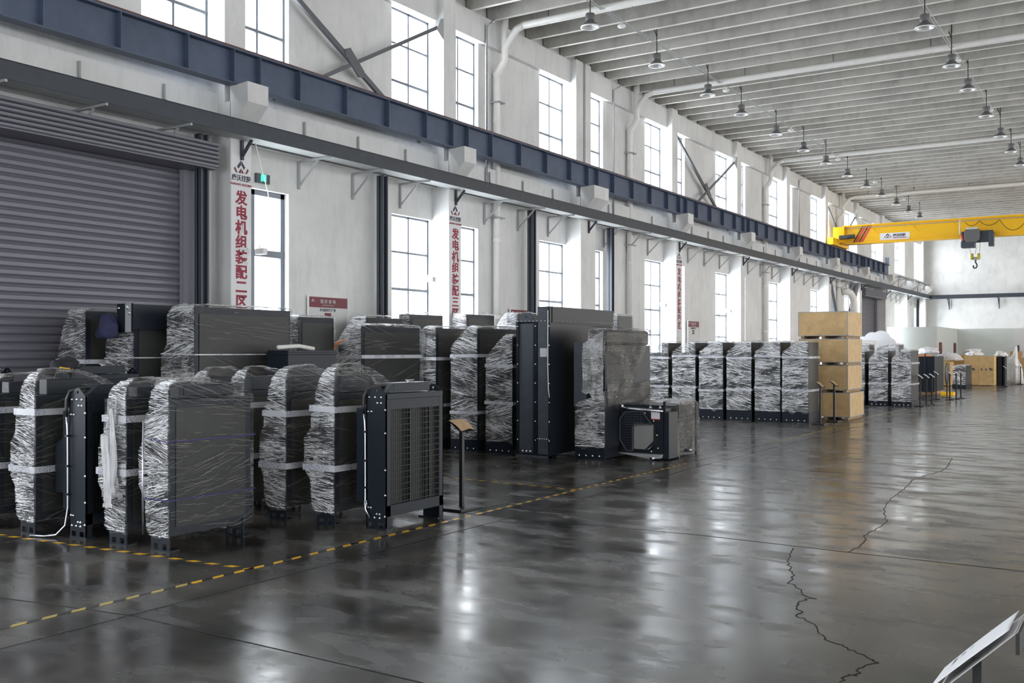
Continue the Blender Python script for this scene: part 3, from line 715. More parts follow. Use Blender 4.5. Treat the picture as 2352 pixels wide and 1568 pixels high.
def small_rows(L, bulge=.43, lump=.2, jit=0):
    j = jit
    r = [(.12, -.25, 0, .0, L), (.17, -.32, 0, 0, L), (.47 + j, -.35, 0, 0, L), (.58 + j, -bulge, 0, 0, L), (.92 + j, -bulge, 0, 0, L), (1.02 + j, -.345, 0, 0, L),
         (1.25, -.335, 0, 0, L), (1.28, -.28, 0, 0, L), (1.42, -.265, 0, 0, L), (1.45, -.25, -.0, .0, L - .02)]
    if lump: r += [(1.47, -.24, .0, .0, L * .93), (1.45 + lump * .5, -.22, -.01, .02, L * .8), (1.45 + lump * .85, -.18, -.02, .06, L * .62), (1.45 + lump, -.13, -.04, .1, L * .5)]
    return r
def wrapped_small(xr, yn, label, seed, L=1.02, bulge=.43, lump=.2, mat='film', tapes=((1.2, 0), (.62, 0)), jit=0, tapemat='tape', hi=True, grp=None):
    o = thing('wrapped_radiator', label, 'wrapped radiator', (xr, yn, 0), group=grp)
    rows = small_rows(L, bulge, lump, jit)
    MB().box(-.24, -.02, .02, L - .02, .14, 1.40).build('radiator_body', 'navy', o)
    MB().box(-.018, -.012, .09, L - .09, .22, 1.32).build('core', 'fins', o)
    MB().box(-.32, -.24, .1, L - .1, .2, 1.22).box(-bulge + .03, -.32, .2, L - .2, .6, .9).build('fan_shroud', 'navy', o)
    if lump: MB().box(-.19, -.05, .16, L * .62, 1.40, 1.42 + lump * .7).build('expansion_tank', 'navy', o, bev=.01)
    foot(o, -.255, 0, 0); foot(o, -.255, 0, L - .13)
    if hi:
        for dx, dz in ((-.05, .165), (-.09, .165), (-.05, .135), (-.13, .13), (-.2, .14)): bolt(o, dx, -.002, dz)
    film(rows, o, mat, seed, amp=.014, NZ=110 if hi else 60)
    threads(rows, o, seed, .014, 2.5, 420 if hi else 160, .0042)
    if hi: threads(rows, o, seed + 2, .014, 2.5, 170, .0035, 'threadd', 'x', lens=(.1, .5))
    for z, tl in tapes: tape_loop(rows, z, o, tilt=tl, mat=tapemat, h=.066 if tapemat == 'tape' else .01, off=.016)
    return o
U = {}
U['A'] = wrapped_small(-7.58, 6.0, 'film wrapped radiator closest to camera, corner unit showing its broad dark side', 1.3, lump=.13, tapes=((1.02, .01), (.47, .0)), tapemat='rope', mat='film')
MB().box(-.2, -.04, .2, .8, 1.42, 1.53).build('top_tank', 'navy', U['A'], bev=.01)
MB().tube([(-.33, -.03, .14), (-.33, -.035, .6), (-.32, -.035, 1.2)], .008, 8).build('conduit', 'steel', U['A'], True)
U['B'] = wrapped_small(-8.17, 5.98, 'film wrapped radiator with loose film tail hanging down its front', 7.7, lump=.12, tapes=((1.17, .0), (.66, .0)), mat='filmb')
# loose film tail
def tail(parent, x, y, z0, z1, w, seed, mat='whitefilm', name='loose_film_tail'):
    mb = MB(); nz, nx = 40, 14; vs = []
    for i in range(nz + 1):
        t = i / nz; z = z1 + (z0 - z1) * t; ww = w * (.75 + .35 * math.sin(t * 5 + seed) * .4 + (.35 if t > .93 else 0)); cx = x + .03 * math.sin(t * 3 + seed)
        for k in range(nx + 1):
            f = k / nx - .5; vs.append((cx + f * ww, y - .02 - .018 * math.sin(f * 20 + 2 * noise.noise(Vector((f * 3, t * 3, seed)))) - .02 * noise.noise(Vector((f * 4, t * 4, seed + 2))), z + .02 * noise.noise(Vector((f * 6, 0, seed + t)))))
    mb.add(vs, [(i * (nx + 1) + k, i * (nx + 1) + k + 1, (i + 1) * (nx + 1) + k + 1, (i + 1) * (nx + 1) + k) for i in range(nz) for k in range(nx)])
    return mb.build(name, mat, parent, True)
tail(U['B'], -.15, -.03, .45, 1.40, .24, 3.1, 'filmc'); tail(U['B'], -.2, -.05, .36, 1.05, .13, 5.1, 'whitefilm'); tail(U['B'], -.13, -.045, .5, 1.3, .07, 6.1, 'whitefilm')
U['D'] = wrapped_small(-9.44, 5.85, 'film wrapped radiator left of the bare radiator with chrome conduit, dark cap on top', 3.9, lump=.2)
U['D2'] = wrapped_small(-10.12, 5.85, 'film wrapped radiator cut by the left edge of the picture', 14.2, lump=.15)
U['F'] = wrapped_small(-7.26, 7.86, 'film wrapped radiator just left of the bare grille radiator', 5.2, lump=.24, tapes=((1.2, .006), (.57, 0)), bulge=.44)
U['E'] = wrapped_small(-7.93, 7.82, 'film wrapped radiator second left of the bare grille radiator', 11.4, lump=.22, mat='filmb', tapes=((1.13, 0), (.56, 0)), bulge=.41)
U['E2'] = wrapped_small(-8.62, 7.85, 'film topped radiator in second row behind the corner unit, right one', 12.6, lump=.2, hi=False)
U['E3'] = wrapped_small(-9.28, 7.85, 'film topped radiator in second row behind the corner unit, middle one', 17.6, lump=.18, hi=False)
U['E4'] = wrapped_small(-9.95, 7.85, 'film topped radiator in second row behind the corner unit, lowest left one', 19.6, lump=.08, hi=False)
# warning triangle on the shroud of F
MB().prism([(.62, .9), (.78, .9), (.70, 1.06)], 'x', .032, .036).build('warning_sticker', 'sign', U['F'])
MB().bar((.039, .70, .93), (.039, .72, 1.0), .004, .01).bar((.039, .67, .93), (.039, .69, .98), .004, .01).build('warning_mark', 'ink', U['F'])

def keyplate(x0, x1, z0, z1, y, th=.012):
    """triangular lifting eye with a round hole"""
    c = (x0 + x1) / 2; zc = z0 + (z1 - z0) * .5; r = .016
    outer = [(c, z0), (x0, z0), (x0, z0 + .005), (c - .025, z1), (c + .025, z1), (x1, z0 + .005), (x1, z0), (c, z0)]
    hole = [(c + r * math.sin(a), zc - r * math.cos(a)) for a in [2 * PI * k / 12 for k in range(13)]]
    return MB().prism(outer[:-1] + [(c + .0001, z0)] + hole, 'y', y, y + th)
def radiator(xr, yn, label, L=.98, H=1.40, tank=(.12, .8), guard=True, box=False, hi=True, conduit=True, sc=1):
    o = thing('radiator', label, 'radiator', (xr, yn, 0))
    W = .27
    pl = MB().box(-W, 0, 0, .012, .07, H).box(-W, 0, 0, .012, 0, .02)
    for a, b in ((-W, -W + .035), (-.165, -.105), (-.035, 0)): pl.box(a, b, 0, .012, .02, .07)
    pl.box(-.012, 0, 0, .07, .02, H).box(-W, -W + .012, 0, .07, .02, H)
    p = pl.build('side_plate', 'navy', o)
    keyplate(-W + .01, -.01, H, H + .085, 0).build('lifting_eye', 'navy', o)
    if hi:
        for dx, z in ((-.23, H - .03), (-.15, H - .03), (-.07, H - .03), (-.12, H - .09), (-.07, H - .09), (-.245, H - .18), (-.2, H - .18), (-.015, H - .16), (-.015, 1.0), (-.015, .62), (-.015, .36), (-.245, .22), (-.21, .22),
                      (-.02, .14), (-.13, .16), (-.09, .16), (-.23, .12), (-.16, .12), (-.09, .12)): bolt(p, dx, -.002, z)
    MB().box(-W, 0, L - .012, L, .0, H).box(-.012, 0, L - .07, L, .02, H).build('side_plate', 'navy', o)
    keyplate(-W + .01, -.01, H, H + .085, L - .012).build('lifting_eye', 'navy', o)
    MB().box(-W - .01, .004, .012, L - .012, H - .05, H + .01).box(-.012, .0, .07, L - .07, H - .16, H - .05).build('top_rail', 'navy', o, bev=.003)
    MB().box(-W + .02, 0, .012, L - .012, .14, .25).box(-W, 0, .012, .1, 0, .015).box(-W, 0, L - .1, L - .012, 0, .015).build('bottom_rail', 'navy', o)
    MB().box(-W + .05, -.05, .02, L - .02, .2, H - .06).build('core', 'fins', o)
    b = MB()
    for y in (L * .36, L * .41, L * .70, L * .75, L * .93): b.box(-.03, -.006, y - .008, y + .008, .25, H - .15)
    b.build('grille_bars', 'black', o)
    if guard:
        g = MB()
        z = .27
        while z < H - .16: g.box(-.006, -.001, .06, L - .06, z, z + .006); z += .062
        y = .08
        while y < L - .06: g.box(-.004, .001, y, y + .005, .25, H - .16); y += .034
        g.build('wire_guard', 'black', o)
    MB().box(-.22, -.05, tank[0] + .06, tank[1], H + .02, H + .115).prism([(tank[0] - .06, H + .02), (tank[0] + .06, H + .02), (tank[0] + .06, H + .115)], 'x', -.22, -.05).build('expansion_tank', 'navy', o, bev=.004)
    MB().lathe([(0, H + .14), (.03, H + .14), (.035, H + .11)], (-.13, tank[0] + .42, 0), 14).build('filler_cap', 'chrome', o, True)
    MB().tube([(-.13, tank[0] + .36, H + .135), (-.13, tank[0] + .5, H + .135)], .008, 6).build('filler_lever', 'chrome', o, True)
    MB().tube([(-.1, tank[0] + .1, H + .08), (-.16, tank[0], H + .09), (-.25, -.01, H + .05), (-.285, -.02, H - .03), (-.29, -.02, H - .12), (-.29, -.02, H - .2)], .016, 10).build('hose', 'rubber', o, True)
    MB().tube([(-.13, tank[1] - .02, H + .09), (-.13, tank[1] + .05, H + .09), (-.13, tank[1] + .09, H + .06), (-.13, tank[1] + .1, H)], .009, 8).build('hose', 'steel', o, True)
    if conduit:
        MB().tube([(-.29, -.02, H - .18), (-.275, -.022, H - .28), (-.268, -.022, H - .4), (-.265, -.022, .6), (-.265, -.022, .3)] + ([(-.28, -.04, .12), (-.34, -.1, .03), (-.45, -.16, .015), (-.62, -.2, .015)] if conduit == 2 else [(-.26, -.03, .24), (-.235, -.03, .22), (-.24, -.03, .30), (-.262, -.035, .28), (-.25, -.035, .2), (-.2, -.03, .12)]), .010, 10).build('conduit', 'steel', o, True)
        for z in (1.0, .7, .42): MB().box(-.285, -.25, -.04, 0, z, z + .02).build('conduit_clip', 'black', o)
    MB().box(-.44, -W, .04, L - .1, .26, 1.25).build('fan_shroud', 'navy', o, bev=.004)
    if box:
        MB().prism([(-.44, .42), (-.6, .42), (-.6, .9), (-.44, .99)], 'y', .06, L - .2).build('perforated_guard', 'navy', o)
        pg = [c for c in kids(o) if c.name.startswith('perforated_guard')][0]; p0 = MB().box(-.0075, .0075, -.003, 0, -.015, .015).build('perforation', 'black', pg)
        for i in range(4):
            for k in range(7):
                q = p0 if i + k == 0 else p0.copy()
                if i + k: COL.objects.link(q)
                q.location = (-.582 + i * .036, .06, .475 + k * .06)
    return o
U['C'] = radiator(-8.78, 5.97, 'bare dark radiator with chrome conduit curling onto the floor near the left', box=True, conduit=2)
U['G'] = radiator(-6.62, 7.94, 'bare dark radiator with three column wire grille, right end of nearest group', conduit=1)
U['S'] = radiator(-10.9, 7.2, 'bare radiator top with dark tank behind the black cap, upper left', H=1.55, conduit=0, hi=False)
U['T'] = radiator(-12.3, 6.35, 'bare radiator top at the left edge before the big shutter', H=1.55, conduit=0, hi=False)
M['capc'] = plain('black cloth', (.008, .008, .014), .7)
# things lying on top
def blob(name, label, cat, loc, s, mat, seed, amp=.12, n=22, kind=None):
    mb = MB(); vs = []; m = n // 2
    for i in range(m + 1):
        for k in range(n):
            a, b_ = PI * i / m, 2 * PI * k / n; p = Vector((math.sin(a) * math.cos(b_), math.sin(a) * math.sin(b_), math.cos(a)))
            q = 1 + amp * 3 * noise.noise(p * 1.7 + Vector((seed, 0, 0))) + amp * noise.noise(p * 5 + Vector((0, seed, 0)))
            vs.append((p.x * s[0] * q, p.y * s[1] * q, max(p.z * s[2] * q, -s[2] * .35)))
    mb.add(vs, [(i * n + k, i * n + (k + 1) % n, (i + 1) * n + (k + 1) % n, (i + 1) * n + k) for i in range(m) for k in range(n)])
    o = mb.build(name, mat, None, True); o.location = (loc[0], loc[1], loc[2] + s[2] * .35)
    return tag(o, label, cat)
o = blob('cap', 'crumpled black cap with yellow trim on the wrapped radiator at left', 'cap', (-9.60, 6.28, 1.66), (.11, .15, .09), 'capc', 4.4)
MB().tube([(.1, -.12, -.01), (.11, -.06, -.02), (.1, .02, -.025)], .006, 6).build('trim', 'yellow', o)
o = blob('cloth_bundle', 'navy cloth bundle hanging on the corner of second tall wrapped unit', 'cloth', (-11.68, 8.27, 2.02), (.2, .1, .23), 'cloth', 8.2, .16)

# tall wrapped units
def tall(xr, yn, W_, L, H, label, seed, shoulder=.2, top_w=.4, bulge=.08, bz=(.6, .9), z0=.2, mat='film', tapes=(.8, 1.65), body='navy', hi=False, name='wrapped_radiator', amp=.014, slope=.0, bare_top=0, tapeh=.06):
    """box shaped unit on a black plinth with film; left shoulder slopes down"""
    o = thing(name, label, 'wrapped radiator', (xr, yn, 0))
    zs = H - shoulder
    rows = [(z0, -W_, 0, 0, L), (z0 + .1, -W_ - .01, 0, 0, L), (zs * .98, -W_, 0, 0, L), (zs, -W_ + .01, 0, 0, L), (H - shoulder * .35, -top_w - (W_ - top_w) * .35, 0, 0, L), (H - .02, -top_w, 0, 0, L), (H, -top_w + .02, -.015, .02, L - .02)]
    if bulge:
        rows = rows[:2] + [(bz[0], -W_, 0, 0, L), (bz[0] + .08, -W_ - bulge, 0, 0, L), (bz[1], -W_ - bulge, 0, 0, L), (bz[1] + .2, -W_, 0, 0, L)] + rows[2:]
    MB().box(-W_ + .03, -.02, .02, L - .02, .03, zs - .03).box(-top_w + .04, -.02, .02, L - .02, zs - .03, H - .03).build('radiator_body', body, o)
    MB().box(-W_ - .01, .01, -.005, L, 0, z0 + .02).build('plinth', 'navy', o)
    MB().box(-.02, -.008, .08, L - .06, .2, H - .12).build('core', 'fins', o)
    MB().box(-.012, .004, -.004, .05, .0, H - .05).build('edge_channel', 'navy', o)
    if hi:
        for i in range(4): bolt(o, -W_ * (.15 + .23 * i), -.006, .05, r=.011)
    film(rows, o, mat, seed, amp=amp, NX=22, NY=20, NZ=90 if hi else 64, hem=.09)
    D_ = math.hypot(xr, yn); wd = .0045 * max(1, D_ / 12)
    threads([r for r in rows if r[0] >= z0], o, seed, amp, 2.5, int((450 if hi else 220) * W_ * (H - z0) * (12 / max(12, D_)) ** .5) , wd, lens=(.06, .35))
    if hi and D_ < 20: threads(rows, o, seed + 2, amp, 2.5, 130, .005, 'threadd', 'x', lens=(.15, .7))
    for z in tapes: tape_loop(rows, z, o, off=.016, h=tapeh, tilt=.006 * math.sin(seed))
    return o
tall(-10.5, 8.72, .56, 1.75, 2.46, 'tallest film wrapped unit before the shutter, with wide dark broad side', 21.1, shoulder=.12, top_w=.42, bulge=.12, bz=(.6, 1.75), hi=True, tapes=(1.8,), tapeh=.015)
q_ = tall(-11.3, 8.39, .6, 1.5, 2.44, 'tall unit with bare steel top corner and navy cloth, middle of three before the shutter', 24.5, shoulder=.45, top_w=.3, bulge=0, tapes=(1.75,), tapeh=.015)
MB().box(-.3, .03, -.045, -.03, 2.1, 2.48).box(.03, .042, -.045, 1.5, 2.14, 2.47).build('bare_top_plate', 'navy', q_)
MB().box(-.12, .0, -.05, -.045, 2.1, 2.48).build('top_bracket', 'galv', q_)
for x_, z_ in ((-.06, 2.42), (-.03, 2.35), (-.08, 2.44), (-.25, 2.42)): bolt(q_, x_, -.055, z_, r=.014)
tall(-12.15, 8.26, .62, 1.3, 2.42, 'leftmost tall film wrapped unit before the shutter, with a yellow tag', 27.5, shoulder=.5, top_w=.4, bulge=.05, bz=(.7, 1.6), tapes=(1.68,))
o = MB().box(-12.6, -12.5, 8.205, 8.215, 1.69, 1.72).build('tag_sticker', 'yellow'); tag(o, 'small yellow sticker on the leftmost tall wrapped unit', 'sticker')
tall(-11.5, 11.62, .5, .85, 2.43, 'dark unit with thin draped film under the first notice board', 31.5, shoulder=.05, top_w=.48, bulge=0, tapes=(), mat='film')
tall(-12.15, 11.5, .5, 1.2, 2.42, 'dark film wrapped unit by the wall under the first lower window', 33.5, shoulder=.05, top_w=.48, bulge=0, tapes=())
o = tag(MB().box(-10.3, -9.9, 9.8, 10.75, 0, 1.86).box(-10.32, -9.88, 9.78, 10.77, 1.8, 1.83).build('steel_box', 'navy', bev=.005), 'plain dark steel box with rivet line behind nearest group', 'box')
MB().tube([(-10.1, 9.8, 1.9), (-10.1, 10.2, 1.92), (-10.05, 10.45, 1.88)], .03, 8).build('pipe', 'pvc', o, True)
tall(-11.0, 12.56, .56, 1.6, 2.29, 'film wrapped unit with orange tinged hoses on its left side', 35.5, shoulder=.3, top_w=.32, bulge=0, tapes=(1.72,), hi=True)
MB().tube([(-11.58, 12.5, 1.55), (-11.6, 12.5, 1.8), (-11.55, 12.55, 1.98), (-11.35, 12.6, 2.05)], .03, 8).build('hose', 'orange', bpy.data.objects['wrapped_radiator'] if False else None, True)
h_ = bpy.data.objects['hose'] if 'hose' in bpy.data.objects and bpy.data.objects['hose'].parent is None else [x for x in bpy.data.objects if x.name.startswith('hose') and x.parent is None][0]
tag(h_, 'orange hose up the left of a film wrapped unit in middle group', 'hose')
back = [(-12.15, 14.0, 2.5, 'second from left'), (-12.15, 15.3, 2.6, 'centre'), (-12.15, 17.2, 2.66, 'right of the centre'), (-11.75, 18.6, 2.7, 'rightmost, beside tall bare unit')]
for i, (x, y, z, n_) in enumerate(back): tall(x, y, .55, 1.1 if i < 3 else .9, z, 'film wrapped unit of the back row along the wall, ' + n_, 40.5 + i * 3, shoulder=.25, top_w=.34, bulge=0, tapes=())
tall(-11.3, 15.0, .62, 1.5, 2.31, 'film wrapped unit with dangling film strand, left of middle row', 51.5, shoulder=.3, top_w=.3, bulge=0, tapes=(1.68, .8), hi=True)
tail([q for q in bpy.data.objects if q.name.startswith('wrapped_radiator')][-1], -.28, -.02, 1.1, 2.2, .12, 2.2, 'filmc')
tall(-10.42, 15.1, .6, 1.6, 2.3, 'film wrapped unit with two tapes, right of the dangling strand', 54.5, shoulder=.35, top_w=.22, bulge=0, tapes=(1.73, .68), hi=True)
tall(-9.62, 15.05, .58, 1.55, 2.13, 'film wrapped unit leaning film shoulder, directly left of tall bare unit', 57.5, shoulder=.38, top_w=.2, bulge=0, tapes=(1.55, .88), hi=True, mat='filmb')

# tall bare radiator
o = thing('tall_radiator', 'tallest bare slate grey radiator with two upright channels and riveted edges', 'radiator', (-8.69, 14.82, 0))
MB().box(-.68, -.30, .05, 2.3, .05, 2.36).box(-.28, -.02, .02, 2.38, .05, 2.62).build('frame_body', 'navy', o)
MB().box(-.64, -.34, -.0, .05, .06, 2.33).box(-.245, -.03, -.03, .02, .06, 2.6).build('channel_face', 'panel', o)
MB().box(-.69, -.64, -.03, .06, 0, 2.36).box(-.34, -.26, -.03, .06, 0, 2.36).box(-.03, 0, -.04, .05, 0, 2.62).build('channel_flange', 'navy', o)
MB().box(-.7, 0, -.04, .06, 0, .04).build('base_plate', 'panel', o)
MB().prism([(-.64, 2.36), (-.36, 2.36), (-.36, 2.44), (-.42, 2.52), (-.58, 2.52), (-.64, 2.44)], 'y', 0, .02).build('lifting_plate', 'panel', o)
MB().lathe([(0, -.002), (.022, -.002)], (-.5, -.001, 2.45), 14, 'y').build('eye_hole', 'black', o)
MB().box(-.02, .0, .02, 2.38, 2.36, 2.62).box(-.02, .01, .02, 2.38, 2.34, 2.36).build('header', 'navy', o)
MB().box(-.025, -.012, .06, 2.34, .12, 2.3).build('core', 'navy', o)
for i in range(7):
    z = .3 + i * .33
    bolt(o, -.665, -.032, z, r=.010); bolt(o, -.3, -.032, z, r=.01); bolt(o, -.015, -.042, z, r=.01)
for i in range(24): bolt(o, .012, .1 + i * .095, 2.38, 'x', r=.006)
for i in range(9): bolt(o, -.66 + i * .08, -.035, 2.37, r=.008)
for i in range(6): bolt(o, -.25 + i * .045, -.035, .33, r=.008)
for x in (-.58, -.5, -.42, -.2, -.1): bolt(o, x, -.01, .1, r=.016)
MB().tube([(-.03, -.05, 2.55), (-.035, -.05, 1.6), (-.02, -.055, 1.2), (-.0, -.05, 1.05)], .008, 8).build('conduit', 'pvc', o, True)
MB().box(-.2, -.06, -.034, -.03, 1.75, 1.9).build('label_plate', 'sign', o)
g = MB()
for k in range(13): g.bar((.02, 1.15 + k * .035, 1.0), (.02, 1.15 + k * .035, 1.75 if 2 < k < 11 else 1.6), .006)
for k in range(9): g.bar((.02, 1.13, 1.04 + k * .08), (.02, 1.6, 1.04 + k * .08), .008)
g.build('side_grille', 'panel', o)
tall(-8.85, 17.7, .5, .7, 2.58, 'film topped unit peeking over right end of the tall bare radiator', 61.5, shoulder=.05, top_w=.46, bulge=0, tapes=(), mat='filmc')

# unit with draped torn film
o = thing('draped_unit', 'tall unit under loose torn brownish film, right of tall bare radiator', 'wrapped radiator', (-7.77, 15.06, 0))
MB().box(-.56, -.02, .03, 1.85, .02, 1.95).build('radiator_body', 'navy', o)
MB().box(-.6, -.36, .0, .02, .9, 2.0).build('channel_face', 'panel', o)
MB().box(-.34, -.02, .05, 1.82, 1.95, 2.22).build('top_tank', 'black', o, bev=.05)
MB().box(-.58, .0, 0, .03, 0, .24).build('plinth', 'navy', o)
for i in range(4): bolt(o, -.5 + .13 * i, -.005, .06, r=.012)
film([(.2, -.58, 0, 0, 1.3), (.9, -.58, 0, 0, 1.4), (.98, -.5, 0, 0, 1.6), (1.1, -.12, 0, -.01, 1.86), (1.16, -.05, 0, -.01, 1.88)], o, 'filmb', 71.1, amp=.016, NX=24, NY=26, NZ=60, slant=8)
# draped sheet: near side cape and broad side
def drape(pts, parent, mat, seed, nu=26, nv=40, amp=.04, name='draped_film', fold=9):
    """pts: 4 corners (top-left, top-right, bottom-left, bottom-right) of a hanging sheet with folds"""
    a, b, c, d = [Vector(p) for p in pts]; nrm = (b - a).cross(c - a).normalized(); vs = []
    for j in range(nv + 1):
        for i in range(nu + 1):
            u, v = i / nu, j / nv; p = (a * (1 - u) + b * u) * (1 - v) + (c * (1 - u) + d * u) * v
            f = amp * (.25 + v * .75) * (math.sin(u * fold + 2.5 * noise.noise(Vector((u * 2, v * 2, seed)))) + .7 * noise.noise(Vector((u * 7, v * 3, seed + 4))))
            vs.append(p + nrm * f + Vector((0, 0, (.10 * noise.noise(Vector((u * 4, seed, 0))) if v > .99 else 0))))
    return MB().add(vs, [(j * (nu + 1) + i, j * (nu + 1) + i + 1, (j + 1) * (nu + 1) + i + 1, (j + 1) * (nu + 1) + i) for j in range(nv) for i in range(nu)]).build(name, mat, parent, True)
threads([(.2, -.58, 0, 0, 1.3), (.9, -.58, 0, 0, 1.4), (.98, -.5, 0, 0, 1.6), (1.1, -.12, 0, -.01, 1.86)], o, 71.1, .016, 8, 260, .006, lens=(.08, .35))
drape([(-.40, -.04, 1.98), (-.02, -.03, 2.2), (-.42, -.07, 1.15), (-.02, -.05, 1.02)], o, 'filmc', 2.0)
drape([(-.3, -.03, 2.24), (.03, -.0, 2.24), (-.35, -.1, 1.45), (.0, -.06, 1.5)], o, 'filmb', 3.0, amp=.03)
M['filmd'] = filmmat('brownish draped film', R(50), .75, .18, (.10, .092, .075), 1.3, True, (.36, .34, .29, 1))
drape([(.03, -.0, 2.26), (.03, 1.88, 2.22), (.05, -.0, 1.1), (.05, 1.05, 1.3)], o, 'filmd', 5.0, amp=.035, fold=14)
drape([(.05, 0, 1.2), (.05, 1.9, 1.32), (.04, 0, .9), (.04, 1.9, 1.0)], o, 'filmd', 7.0, amp=.025, fold=8)
drape([(-.34, .0, 2.27), (.03, -.0, 2.27), (-.34, 1.88, 2.25), (.03, 1.88, 2.25)], o, 'filmc', 8.0, amp=.012, fold=6)

# small radiator with octagonal fan guard, facing the camera
o = thing('small_radiator', 'small radiator with octagonal fan guard and bare aluminium fins, low in front', 'radiator', (-7.73, 15.6, 0))
MB().box(.0, .80, .0, .3, .1, .86).box(.0, .8, -.01, .02, .86, .93).build('radiator_body', 'navy', o)
f = MB()
for k in range(22): f.box(.255 + k * .0165, .2665 + k * .0165, -.03, -.012, .17, .60)
f.build('fins', 'alu', o)
MB().box(.2, .66, -.012, -.004, .15, .62).build('fin_recess', 'black', o)
# guard frame
def ringpoly(mb, pts, y, w):
    for a, b in zip(pts, pts[1:] + pts[:1]): mb.bar((a[0], y, a[1]), (b[0], y, b[1]), w, w)
oct_ = [(.10, .80), (.0, .68), (.0, .32), (.12, .14), (.24, .14), (.24, .54), (.30, .60), (.60, .60), (.42, .82)]
g = MB(); ringpoly(g, oct_, -.05, .018)
for k in range(14):
    z = .18 + k * .045; g.bar((.02 if z > .3 and z < .7 else .07, -.05, z), (.24 if z < .56 else .46 - (z - .56) * .3, -.05, z), .005)
for k in range(10): g.bar((.05 + k * .042, -.05, .57), (.05 + k * .042, -.05, .8), .004)
g.build('fan_guard', 'panel', o)
MB().prism([(.62, .84), (.8, .84), (.8, .12), (.5, .12), (.66, .3), (.7, .5), (.62, .62), (.44, .82)], 'y', -.03, -.02).build('front_plate', 'navy', o)
MB().prism([(.42, .12), (.7, .30), (.72, .38), (.66, .36)], 'y', -.04, -.03).build('louvre', 'black', o)
MB().tube([(.02, -.1, .88), (.2, -.06, .86), (.8, -.03, .83)], .028, 12).build('top_pipe', 'steel', o, True)
MB().lathe([(.02, -.09), (.042, -.09), (.042, -.03), (.02, -.03)], (.06, -.06, .9), 16, 'y').build('pipe_mouth', 'steel', o, True)
MB().prism([(.0, .10), (.8, .10), (.78, .04), (.62, .02)], 'y', -.14, .1).build('drain_bracket', 'galv', o)
MB().lathe([(.018, -.2), (.036, -.2), (.036, 0), (.018, 0)], (.66, 0, .04), 16, 'y').build('drain_pipe', 'steel', o, True)
MB().box(.58, .74, -.035, -.031, .70, .82).build('warning_label', 'paper', o); MB().box(.58, .74, -.037, -.031, .685, .70).build('label_stripe', 'red', o)
for x in (.56, .74): MB().prism([(x - .03, .88), (x + .03, .88), (x, .925)], 'y', -.02, -.014).build('warning_triangle', 'paper', o)
for p_ in ((.46, .79), (.52, .6), (.62, .66), (.68, .42), (.7, .2), (.58, .14)): bolt(o, p_[0], -.032, p_[1], r=.011)
MB().box(.80, .9, -.02, .36, .02, .82).box(.79, .84, -.02, .0, .82, 1.0).build('side_tank', 'navy', o, bev=.01)
rw = [(.03, -.02, .22, .4, 1.5), (.9, -.02, .22, .4, 1.5), (.95, .0, .2, .42, 1.48)]
o = thing('wrapped_radiator', 'low unit in brownish film behind the small octagon guard radiator', 'wrapped radiator', (-7.05, 15.62, 0))
MB().box(-.3, .12, .44, 1.22, .03, .9).build('radiator_body', 'navy', o); MB().box(.14, .17, 1.3, 1.36, 0, .93).build('frame', 'black', o); MB().box(.1, .17, .5, .56, .0, .92).build('frame', 'black', o)
film([(.04, -.5, .16, .42, 1.42), (.9, -.5, .16, .42, 1.42), (.95, -.48, .12, .46, 1.38)], o, 'filmd', 81.0, amp=.03, NX=20, NY=30, NZ=50, slant=6)
MB().tube([(.1, .9, .1), (.3, .7, .12)], .03, 10).build('pipe_stub', 'steel', o, True)

# far row of six
for i, x in enumerate((-7.39, -8.14, -8.92, -9.71, -10.5, -11.3)):
    tall(x, 25.75 + (.0 if i else -.05), .68, .95 if i else 1.0, 2.11, 'film wrapped unit of the long row left of the crate stack, ' + ['rightmost one', 'second from right', 'third from right', 'fourth from right', 'fifth from right', 'leftmost, partly hidden'][i],
         90.1 + i * 5, shoulder=.27, top_w=.25, bulge=0, z0=.26, tapes=(1.66 + .03 * math.sin(i * 2.1), .80 + .05 * math.sin(i * 1.7)), mat=('film', 'filmb')[i % 2], hi=i < 5, amp=.02)
for i, (x, y, z) in enumerate(((-9.2, 27.2, 2.1), (-10.2, 27.2, 2.1), (-8.2, 27.3, 2.1))):
    tall(x, y, .9, .8, z, 'unit behind the long film wrapped row, ' + ['middle', 'left', 'right'][i], 130.0 + i, shoulder=.03, top_w=.85, bulge=0, tapes=(), mat='filmc', z0=.9)
for i, (x, y, z) in enumerate(((-6.66, 35.0, 1.89), (-7.42, 35.1, 1.88), (-8.2, 35.2, 1.87))):
    tall(x, y, .62, 1.3, z, 'film wrapped unit right beyond the crate stack, ' + ['right one', 'middle one', 'left one mostly hidden'][i], 140.0 + i * 3, shoulder=.28, top_w=.35, bulge=0, z0=.16, tapes=(1.42, .72), mat='film', hi=i < 2, amp=.02)
for i, (x, y) in enumerate(((-8.6, 37.6), (-7.6, 37.8))):
    tall(x, y, .8, .8, 2.1, 'bulky film heap behind units beyond the crate stack, ' + ['left', 'right'][i], 150.0 + i * 3, shoulder=.15, top_w=.5, bulge=0, tapes=(), mat='filmc', z0=1.2)
tall(-7.6, 53.2, .6, 2.0, 1.15, 'low film wrapped unit with diagonal straps before the plywood box', 160.0, shoulder=.05, top_w=.5, bulge=0, tapes=(), mat='film')
o = tag(MB().box(-8.6, -7.7, 45.4, 47.6, .12, 1.62).box(-8.62, -8.5, 45.38, 45.4, .1, 1.7).box(-8.1, -8.05, 45.36, 45.4, .1, 1.75).build('radiator', 'navy', bev=.01), 'bare navy radiator block on a pallet beyond the far wrapped pair', 'radiator')
MB().box(-8.5, -7.7, 45.5, 47.5, 0, .12).build('pallet', 'pallet', o)

